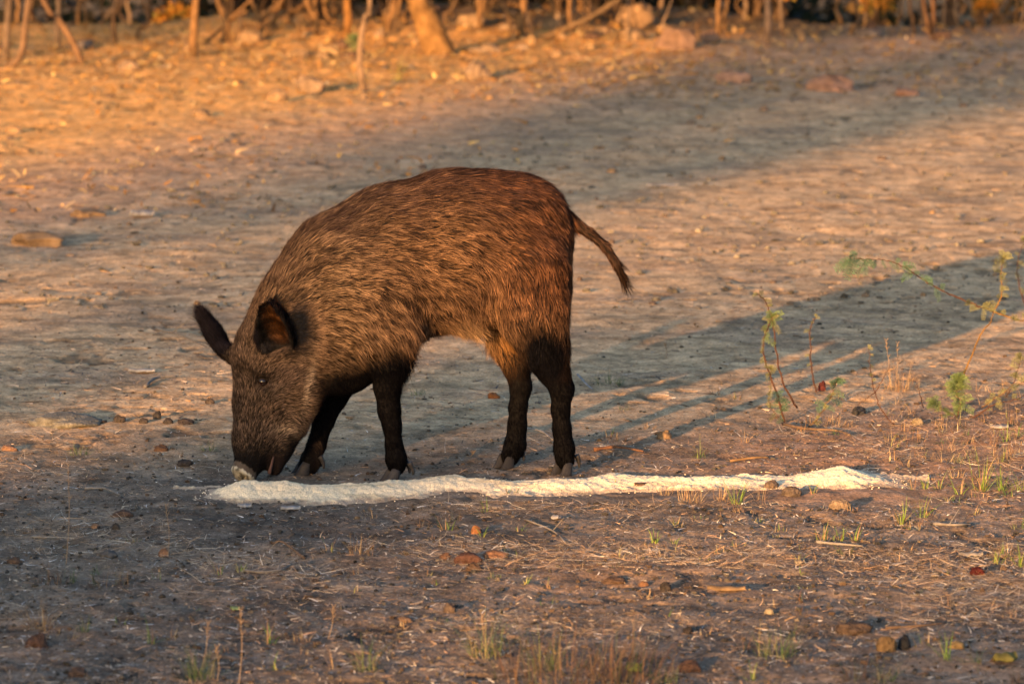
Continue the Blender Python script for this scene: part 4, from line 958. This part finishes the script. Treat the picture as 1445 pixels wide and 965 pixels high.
seedling(1350, 588, [
 dict(p=[(1355, 550), (1362, 525), (1380, 480), (1397, 455), (1402, 440)], r=.004, c=YS, l=[(.0, .15, 3, .02, GL, (0, -.3, .3))]),
 dict(p=[(1402, 440), (1375, 430), (1340, 415), (1310, 400), (1285, 383), (1260, 370), (1235, 366), (1200, 365)], r=.0033, c=RS,
      l=[(.85, 1, 6, .030, BGL, (-.5, -.2, -.6)), (.5, .85, 7, .024, BGL, (.2, -.2, -.3)), (.3, .5, 5, .022, BGL, (.3, -.2, .3)), (0, .1, 5, .024, OL, (-.4, -.3, .5)), (.93, 1, 2, .028, BGL, (.2, -.2, .8))]),
 dict(p=[(1402, 440), (1410, 425), (1414, 405), (1412, 385), (1416, 365)], r=.003, c=YS, l=[(.2, 1, 12, .024, OL, (.2, -.3, .5))]),
 dict(p=[(1402, 440), (1425, 448), (1450, 452), (1475, 445)], r=.003, c=YS, l=[(.0, 1, 12, .024, OL, (0, -.3, .5))]),
 dict(p=[(1350, 588), (1355, 570), (1350, 555), (1352, 540)], r=.003, c=(.2, .12, .07), l=[(.0, 1, 26, .026, GL, (-.2, -.3, .5))]),
 dict(p=[(1350, 588), (1330, 578), (1318, 568)], r=.002, c=(.2, .12, .07), l=[(.1, 1, 11, .020, GL, (-.5, -.3, .3))]),
 dict(p=[(1372, 590), (1400, 572), (1425, 565), (1460, 552)], r=.0035, c=RS, l=[(.2, 1, 7, .018, OL, (.2, -.3, .4))]),
 dict(p=[(1385, 575), (1415, 555), (1450, 535)], r=.003, c=(.24, .14, .08), l=[(.1, 1, 9, .02, OL, (.2, -.3, .5))]),
 dict(p=[(1420, 560), (1432, 535), (1440, 505)], r=.002, c=RS, l=[(.5, 1, 7, .018, OL, (0, -.3, .5))])],
 'feathery thorny shrub at the right edge with one long branch arching left', 'thorny_shrub')
seedling(1452, 450, [dict(p=[(1452, 450), (1438, 400), (1436, 370), (1446, 340)], r=.003, c=RS, l=[(.2, 1, 9, .02, OL, (0, -.3, .5))])],
 'upright twig with yellow leaves cut by the right edge above the shrub')

# ------------------------------------------------------------ thicket at the top
def leaf_cloud(n, fn_pos, size, cols, seed):
    rg = np.random.default_rng(seed); c = fn_pos(rg, n); d = rg.normal(0, 1, (n, 3)); d /= np.linalg.norm(d, axis=1)[:, None]; q = rg.normal(0, 1, (n, 3)); s_ = np.cross(d, q); s_ /= np.linalg.norm(s_, axis=1)[:, None]
    sz = size*(.6+.8*rg.random(n)); V_ = np.zeros((n, 4, 3)); V_[:, 0] = c; V_[:, 1] = c+d*(sz*.5)[:, None]+s_*(sz*.28)[:, None]; V_[:, 2] = c+d*sz[:, None]; V_[:, 3] = c+d*(sz*.5)[:, None]-s_*(sz*.28)[:, None]
    F_ = np.arange(4*n).reshape(n, 4); cc = np.array(cols)[rg.integers(0, len(cols), n)]*(.7+.6*rg.random((n, 1))); return V_.reshape(-1, 3), F_, np.repeat(cc, 4, 0)
def clump_pos(cs, rad):
    def f(rg, n):
        k = rg.integers(0, len(cs), n); v = rg.normal(0, 1, (n, 3)); v /= np.linalg.norm(v, axis=1)[:, None]; return cs[k]+v*rad*(rg.random((n, 1))**.5)*np.array([1, 1, .75])
    return f
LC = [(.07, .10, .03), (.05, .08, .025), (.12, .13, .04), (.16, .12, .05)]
def crown_mesh(seed, R0, zc, n=2200, size=.09):
    rg = np.random.default_rng(seed); cs = rg.normal(0, 1, (26, 3)); cs /= np.linalg.norm(cs, axis=1)[:, None]; cs = cs*R0*(.5+.5*rg.random((26, 1)))*np.array([1, 1, .7])+np.array([0, 0, zc])
    V_, F_, c_ = leaf_cloud(n, clump_pos(cs, R0*.38), size, LC, seed); o = mesh('crown', V_, F_, M_leaf, None, c_, False); return o
CROWNS = []
for k in range(3):
    o = crown_mesh(50+k, 1.5, 3.6); CROWNS.append(o.data); bpy.data.objects.remove(o)
def tree(pts, wpx, col, label, name='sapling', cat='tree', fork=None, crown=0, group=None):
    x, y = G(pts[0][0], pts[0][1]); sc = pxm(y); z = float(gh(x, y)); o0 = np.array([x, y, z-.03]); r_ = wpx/sc/2
    path = [P(p[0], p[1], y+(p[2] if len(p) > 2 else 0)) for p in pts]; d = path[-1]-path[-2]; d /= np.linalg.norm(d)
    rg = np.random.default_rng(int(abs(pts[0][0])*3+1)); q = path[-1]
    dd = d.copy()
    for k in range(3): dd = dd*.6+np.array([rg.normal(0, .12), rg.normal(0, .12), .55]); dd /= np.linalg.norm(dd); q = q+dd*.75; path.append(q)
    path[0] = path[0]; path = smooth_path(path, 6)-o0; path[0, 2] = -.02; n = len(path); r0 = empty(name, o0); tag(r0, label, cat, group)
    rad = r_*(1-.7*np.linspace(0, 1, n)**1.2)*(1+.06*rg.normal(0, 1, n)); rad[0] *= 1.35; rad[1] *= 1.15
    b = MB(); Vt, Q, T = tube(path, rad, 12); Vt = Vt*(1+.0)+r_*.25*np.stack([vn(Vt[:, 0]*18/max(r_*8, .3)+k, Vt[:, 2]*5+Vt[:, 1]*9, k) for k in range(3)], 1)*np.array([1, 1, 0]); b.add(Vt, Q, T, col)
    b.build('trunk', M_bark, r0)
    if fork:
        for f_ in fork:
            p = smooth_path([P(a_[0], a_[1], y+(a_[2] if len(a_) > 2 else 0)) for a_ in f_[0]], 5)-o0; e_ = p[-1]-p[-2]; p = np.vstack([p, p[-1]+e_*4+np.array([0, 0, .1])]); b = MB(); Vt, Q, T = tube(p, f_[1]/sc/2*(1-.5*np.linspace(0, 1, len(p))), 8); b.add(Vt, Q, T, col); b.build('branch', M_bark, r0)
    if crown is not None:
        top_ = path[-1]; c_ = bpy.data.objects.new('crown', CROWNS[crown % 3]); COL.objects.link(c_); c_.parent = r0; c_.location = (top_[0], top_[1], top_[2]-2.9); s_ = .55+.25*rg.random(); c_.scale = (s_, s_, s_*.9); c_.location.z = top_[2]-3.6*s_*.9+.3; c_.rotation_euler.z = rg.random()*6
        # limbs reaching into the crown
        b = MB()
        for k in range(4):
            a = k*1.6+rg.random(); q0 = path[-3-k]; q1 = q0+np.array([math.cos(a)*.5, math.sin(a)*.5, .55]); Vt, Q, T = tube(smooth_path([q0, (q0+q1)/2+np.array([0, 0, -.05]), q1], 4), np.linspace(r_*.3, r_*.08, 9), 6); b.add(Vt, Q, T, col)
        b.build('limbs', M_bark, r0)
    return r0
OB = (.40, .27, .15); GB = (.36, .30, .25); DB = (.2, .15, .11)
TR = [
 ([(8, 84), (10, 40), (14, -5)], 10, GB, 'grey sapling trunk closest to the upper left corner', None),
 ([(12, 98), (30, 76), (35, 40), (41, -5)], 11, (.33, .25, .19), 'bent pale brown sapling second from the upper left corner', None),
 ([(83, 68), (80, 30), (82, -5)], 9, GB, 'faint grey sapling in the dark left thicket', None),
 ([(118, 92), (100, 55), (80, 25), (58, -5)], 10, (.34, .24, .17), 'brown sapling leaning to the left in the dark left thicket', None),
 ([(163, 60), (160, 20), (170, -5)], 7, DB, 'thin dark sapling right of the left leaning one', None),
 ([(45, 38), (44, 10), (46, -5)], 6, DB, 'short dark sapling right of the bent pale brown one', None),
 ([(272, 78), (274, 40), (277, -5)], 13, OB, 'straight bright orange sapling in the upper left', None),
 ([(318, 58), (320, 30), (305, -5)], 11, OB, 'curved orange sapling beside the tangle', [([(320, 30), (335, 18), (360, -6)], 6)]),
 ([(372, 50), (368, 28), (385, 12), (400, -5)], 11, OB, 'orange forked sapling of the tangle in the upper left', [([(370, 30), (360, 12), (350, -6)], 8)]),
 ([(392, 40), (415, 18), (436, -5)], 9, OB, 'orange sapling slanting right in the tangle', None),
 ([(447, 45), (446, 20), (445, -5)], 9, OB, 'upright orange sapling at the right of the tangle', None),
 ([(468, 40), (474, 15), (480, -5)], 8, OB, 'thin orange sapling left of the slender pale one', None),
 ([(514, 128), (508, 90), (509, 60), (515, 25), (522, -5)], 10, (.42, .34, .27), 'slender pale sapling standing in front of the treeline', None),
 ([(488, 55), (492, 25), (490, -5)], 13, (.42, .25, .1), 'bright orange trunk just left of the slender pale sapling', None),
 ([(545, 50), (550, 25), (556, -5)], 8, OB, 'thin orange sapling left of the thick leaning trunk', None),
 ([(574, 45), (572, 20), (580, -5)], 8, OB, 'thin orange sapling touching the thick leaning trunk', None),
 ([(735, 56), (735, 25), (740, -5)], 13, OB, 'forked orange sapling right of the thick leaning trunk', [([(734, 35), (715, 15), (700, -6)], 9)]),
 ([(770, 18), (772, 5), (774, -5)], 9, OB, 'short stout sapling near the raised end of the fallen pole', None),
 ([(820, 25), (818, 8), (817, -5)], 8, OB, 'thin sapling behind the fallen pole', None),
 ([(930, 24), (934, 8), (936, -5)], 10, OB, 'orange sapling right of the big boulder', None),
 ([(1013, 52), (1014, 25), (1015, -5)], 8, OB, 'left one of two thin saplings left of the pale straight trunk', None),
 ([(1022, 40), (1024, 20), (1027, -5)], 7, OB, 'right one of two thin saplings left of the pale straight trunk', None),
 ([(1083, 62), (1084, 30), (1083, -5)], 11, (.45, .36, .3), 'pale straight trunk standing at the top right of centre', None),
 ([(1290, 55), (1288, 25), (1284, -5)], 6, DB, 'thin dark sapling left of the twin saplings', None),
 ([(1311, 56), (1308, 28), (1302, -5)], 7, (.34, .22, .14), 'left one of the twin thin saplings at upper right', None),
 ([(1315, 55), (1317, 28), (1316, -5)], 7, (.34, .22, .14), 'right one of the twin thin saplings at upper right', None),
 ([(1212, 45), (1211, 20), (1206, -5)], 6, DB, 'thin dark sapling with a few green leaves near it', None),
 ([(1340, 12), (1343, 0), (1346, -8)], 22, (.25, .17, .12), 'stout shaded trunk at the top right', None)]
for k, (pts, wp, col, lab, fk) in enumerate(TR): tree(pts, wp, col, lab, fork=fk, crown=k)
tree([(622, 78), (612, 55), (600, 25), (586, -5)], 44, (.42, .28, .13), 'thick leaning tree trunk flared at its base, widest in the treeline', 'tree', crown=1)
# back row of thin stems and dark shrubs
rb = random.Random(8)
for k in range(44):
    px = rb.choice([rb.uniform(330, 950), rb.uniform(-20, 1460)]); py = rb.uniform(26, 54); b_ = rb.uniform(-14, 14)
    tree([(px, py), (px+b_, py-20), (px+b_*rb.uniform(-1, 2.4), -6)], rb.uniform(3.5, 7), rb.choice([OB, OB, GB, DB]), 'slim bare amber stem standing in the brush between the larger saplings', crown=k if k % 4 == 0 else None, group='slim stems in the brush of the treeline')
for k in range(30):
    px = rb.uniform(-60, 1505); py = rb.uniform(-2, 30); tree([(px, py), (px+rb.uniform(-8, 8), py-25), (px+rb.uniform(-18, 18), py-50)], rb.uniform(4, 8), rb.choice([OB, DB, GB]), 'thin blurred sapling deep in the thicket behind the front row of trunks', crown=k, group='saplings deep in the thicket')
def shrub(x, y, R0, label, seed, cols, group=None, n=1500, size=.10):
    z = float(gh(x, y)); rg = np.random.default_rng(seed); cs = rg.normal(0, 1, (14, 3)); cs /= np.linalg.norm(cs, axis=1)[:, None]; cs = cs*R0*.7*rg.random((14, 1))**.4; cs[:, 2] = np.abs(cs[:, 2])*1.2+.15
    r0 = empty('shrub', (x, y, z)); tag(r0, label, 'shrub', group); V_, F_, c_ = leaf_cloud(n, clump_pos(cs, R0*.42), size, cols, seed); mesh('foliage', V_, F_, M_leaf, r0, c_, False); b = MB()
    for q in cs[:8]: Vt, Q, T = tube(smooth_path([(0, 0, -.02), q*.5+rg.normal(0, .04, 3), q], 4), np.linspace(.014, .004, 9), 5); b.add(Vt, Q, T, DB)
    b.build('stems', M_bark, r0)
SHADE_LEAF = [(.014, .017, .008), (.02, .022, .01), (.07, .04, .014), (.03, .022, .012)]; ORL = [(.55, .22, .03), (.42, .17, .025), (.3, .2, .04)]  # near-black set: shade of the deep thicket put into the leaf colour
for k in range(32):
    x = -4.5+(k % 16)*.6+rb.uniform(-.15, .15); shrub(x, (19.0 if k < 16 else 21.0)+rb.uniform(-.3, .6), 1.0, 'dark leafy shrub filling the back of the thicket', 300+k, SHADE_LEAF, 'dark shrubs at the back of the thicket')
for px, py, R0, lab, cl_ in [(108, 12, .16, 'orange glowing leaf bush in the dark upper left', ORL), (148, 14, .13, 'smaller orange leaf bush right of the glowing one', ORL), (250, 20, .16, 'orange leaf clump behind the straight orange sapling', ORL), (480, 30, .15, 'bright orange foliage beside the slender pale sapling', ORL),
                             (1190, 12, .14, 'green leafy bush at the top right', LC), (1250, 8, .12, 'yellow green leaves right of the green bush at the top', LC), (980, 12, .2, 'orange foliage at the top right of the boulder', ORL), (1420, 6, .25, 'orange brown foliage in the upper right corner', ORL)]:
    x, y = G(px, py); shrub(x, y, R0, lab, int(px), cl_, n=260, size=.055)
for k in range(22):
    px = rb.choice([rb.uniform(320, 900), rb.uniform(320, 900), rb.uniform(900, 1445)]); x, y = G(px, rb.uniform(4, 42)); shrub(x, y, rb.uniform(.09, .2), 'low amber leafed undergrowth glowing between the trunks of the thicket', 700+k, ORL+[(.25, .14, .05)], 'amber undergrowth between the trunks', n=230, size=.05)
seedling(508, 72, [dict(p=[(508, 72), (507, 62), (503, 55)], r=.006, c=GB, l=[(.3, 1, 9, .05, GL, (-.4, -.3, .3))])], 'small bunch of green leaves on the slender pale sapling', 'leafy_sprig')
def pole(pts, w0, col, label):
    y = G(pts[0][0], pts[0][1])[1]; pth = smooth_path([P(p[0], p[1], y+p[2]) for p in pts], 6); b = MB(); c0 = pth[0].copy(); Vt, Q, T = tube(pth-c0, w0/pxm(y)/2*(1-.3*np.linspace(0, 1, len(pth))), 9); b.add(Vt, Q, T, col); o = b.build('fallen_pole', M_bark); o.location = c0; tag(o, label, 'branch')
pole([(758, 58, 0), (800, 40, .1), (835, 24, .2), (880, -4, .4)], 11, (.42, .32, .2), 'long fallen pole propped up to the right in front of the boulder')
pole([(610, 20, -.3), (640, 12, -.2), (670, 2, 0)], 7, OB, 'thin pale branch crossing right of the thick leaning trunk')
pole([(30, 92, 0), (75, 90, .05), (120, 88, .1)], 4, (.3, .2, .14), 'thin fallen branch lying between the left saplings')
pole([(120, 88, 0), (140, 95, -.3), (160, 106, -.6)], 4, (.3, .2, .14), 'thin curved branch on the ground right of the left leaning sapling')
pole([(1140, 60, 0), (1190, 62, .1), (1240, 66, .1)], 5, GB, 'thin pale branch lying in the shaded litter at upper right')
for k in range(34):
    px = rb.choice([rb.uniform(330, 570), rb.uniform(640, 900), rb.uniform(0, 1445)]); py = rb.uniform(22, 66); a = rb.uniform(-1, 1); l = rb.uniform(30, 90)
    pole([(px, py, 0), (px+a*l*.5, py-l*.25-rb.uniform(0, 12), rb.uniform(-.1, .3)), (px+a*l+rb.uniform(-10, 10), py-l*.6, rb.uniform(-.2, .4))], rb.uniform(3, 5.5), rb.choice([OB, GB, (.4, .26, .12)]), 'thin bare branch tangled among the trunks at the treeline')
    COL.objects[-1]['group'] = 'bare branches tangled along the treeline'
pole([(760, 62, 0), (830, 72, .0), (930, 78, .05)], 4, (.42, .3, .2), 'thin curved vine lying below the fallen pole')

# ------------------------------------------------------------ trees behind the photographer, towards the low sun: they shade the ground
UU = np.array([SD[1], -SD[0]]); TE = math.tan(SUN_EL)
def at_ut(u, L_): q = UU*u - SD*L_; return float(q[0]), float(q[1])
def shade_tree(u0, L_, poly, n, label, trunk=True, seed=1, leaf=.13):
    """poly: (u, z) outline of the crown; clumps are spread inside it with real depth"""
    rg = np.random.default_rng(seed); poly = np.array(poly, float); lo_, hi_ = poly.min(0), poly.max(0); x0, y0 = at_ut(u0, L_); z0 = float(gh(x0, y0)); r0 = empty('shade_tree', (x0, y0, z0)); tag(r0, label, 'tree')
    cs = []
    while len(cs) < 150:
        p = lo_+(hi_-lo_)*rg.random(2); ins_ = False; j = len(poly)-1
        for i_ in range(len(poly)):
            if (poly[i_][1] > p[1]) != (poly[j][1] > p[1]) and p[0] < (poly[j][0]-poly[i_][0])*(p[1]-poly[i_][1])/(poly[j][1]-poly[i_][1])+poly[i_][0]: ins_ = not ins_
            j = i_
        if ins_: dl = rg.normal(0, .7); q = UU*(p[0]-u0)-SD*dl; cs.append((q[0], q[1], p[1]-z0+dl*TE*0))
    cs = np.array(cs); V_, F_, c_ = leaf_cloud(n, clump_pos(cs, .30), leaf, LC, seed); mesh('crown', V_, F_, M_leaf, r0, c_, False)
    b = MB(); zt = cs[:, 2].max()*.75; Vt, Q, T = tube([(0, 0, -.1), (.05, .03, zt*.4), (-.04, 0, zt*.75), (0, 0, zt)], [.22, .16, .11, .04], 12); b.add(Vt, Q, T, DB); b.build('trunk', M_bark, r0); b = MB()
    for k in range(12): q = cs[rg.integers(0, len(cs))]; s_ = np.array([0, 0, zt*(.4+.4*rg.random())]); Vt, Q, T = tube(smooth_path([s_, (s_+q)/2+np.array([0, 0, .1]), q], 4), np.linspace(.05, .012, 9), 6); b.add(Vt, Q, T, DB)
    b.build('limbs', M_bark, r0)
Ls = 45.0
def zt(t): return (Ls+t)*TE
shade_tree(-3.7, Ls, [(-2.2, zt(3.2)), (-3.6, zt(7)), (-4.6, zt(11)), (-5.1, zt(16)), (-5.2, zt(30)), (-1.5, zt(30)), (-1.9, zt(14)), (-2.4, zt(6)), (-2.1, zt(2.5))], 9000, 'tall leafy tree behind the photographer on the left', seed=71)
shade_tree(-2.2, Ls+1.2, [(-6.5, 1.2), (-6.5, zt(1)), (-4.5, zt(1.3)), (-3, zt(1.9)), (-2.2, zt(2.8)), (-1.6, zt(3.4)), (-.8, zt(3.6)), (-.3, zt(3.0)), (.1, zt(1.6)), (.15, 1.2)], 26000, 'broad low tree behind the photographer', seed=72)
shade_tree(1.5, Ls+.6, [(-1.1, 1.2), (-1.1, zt(-.8)), (-.3, zt(-.5)), (.4, zt(-1.6)), (1.4, zt(-1.7)), (3.0, zt(-1.5)), (5, zt(-.4)), (5, 1.2)], 42000, 'second broad low tree behind the photographer, on the right', seed=73)
shade_tree(-9.6, Ls, [(-9.6, 1.5), (-9.2, zt(10.5)), (-7.35, zt(12.0)), (-7.2, zt(26)), (-12, zt(26)), (-12.5, 1.5)], 20000, 'leafy tree behind the photographer, farthest to the left', seed=74)
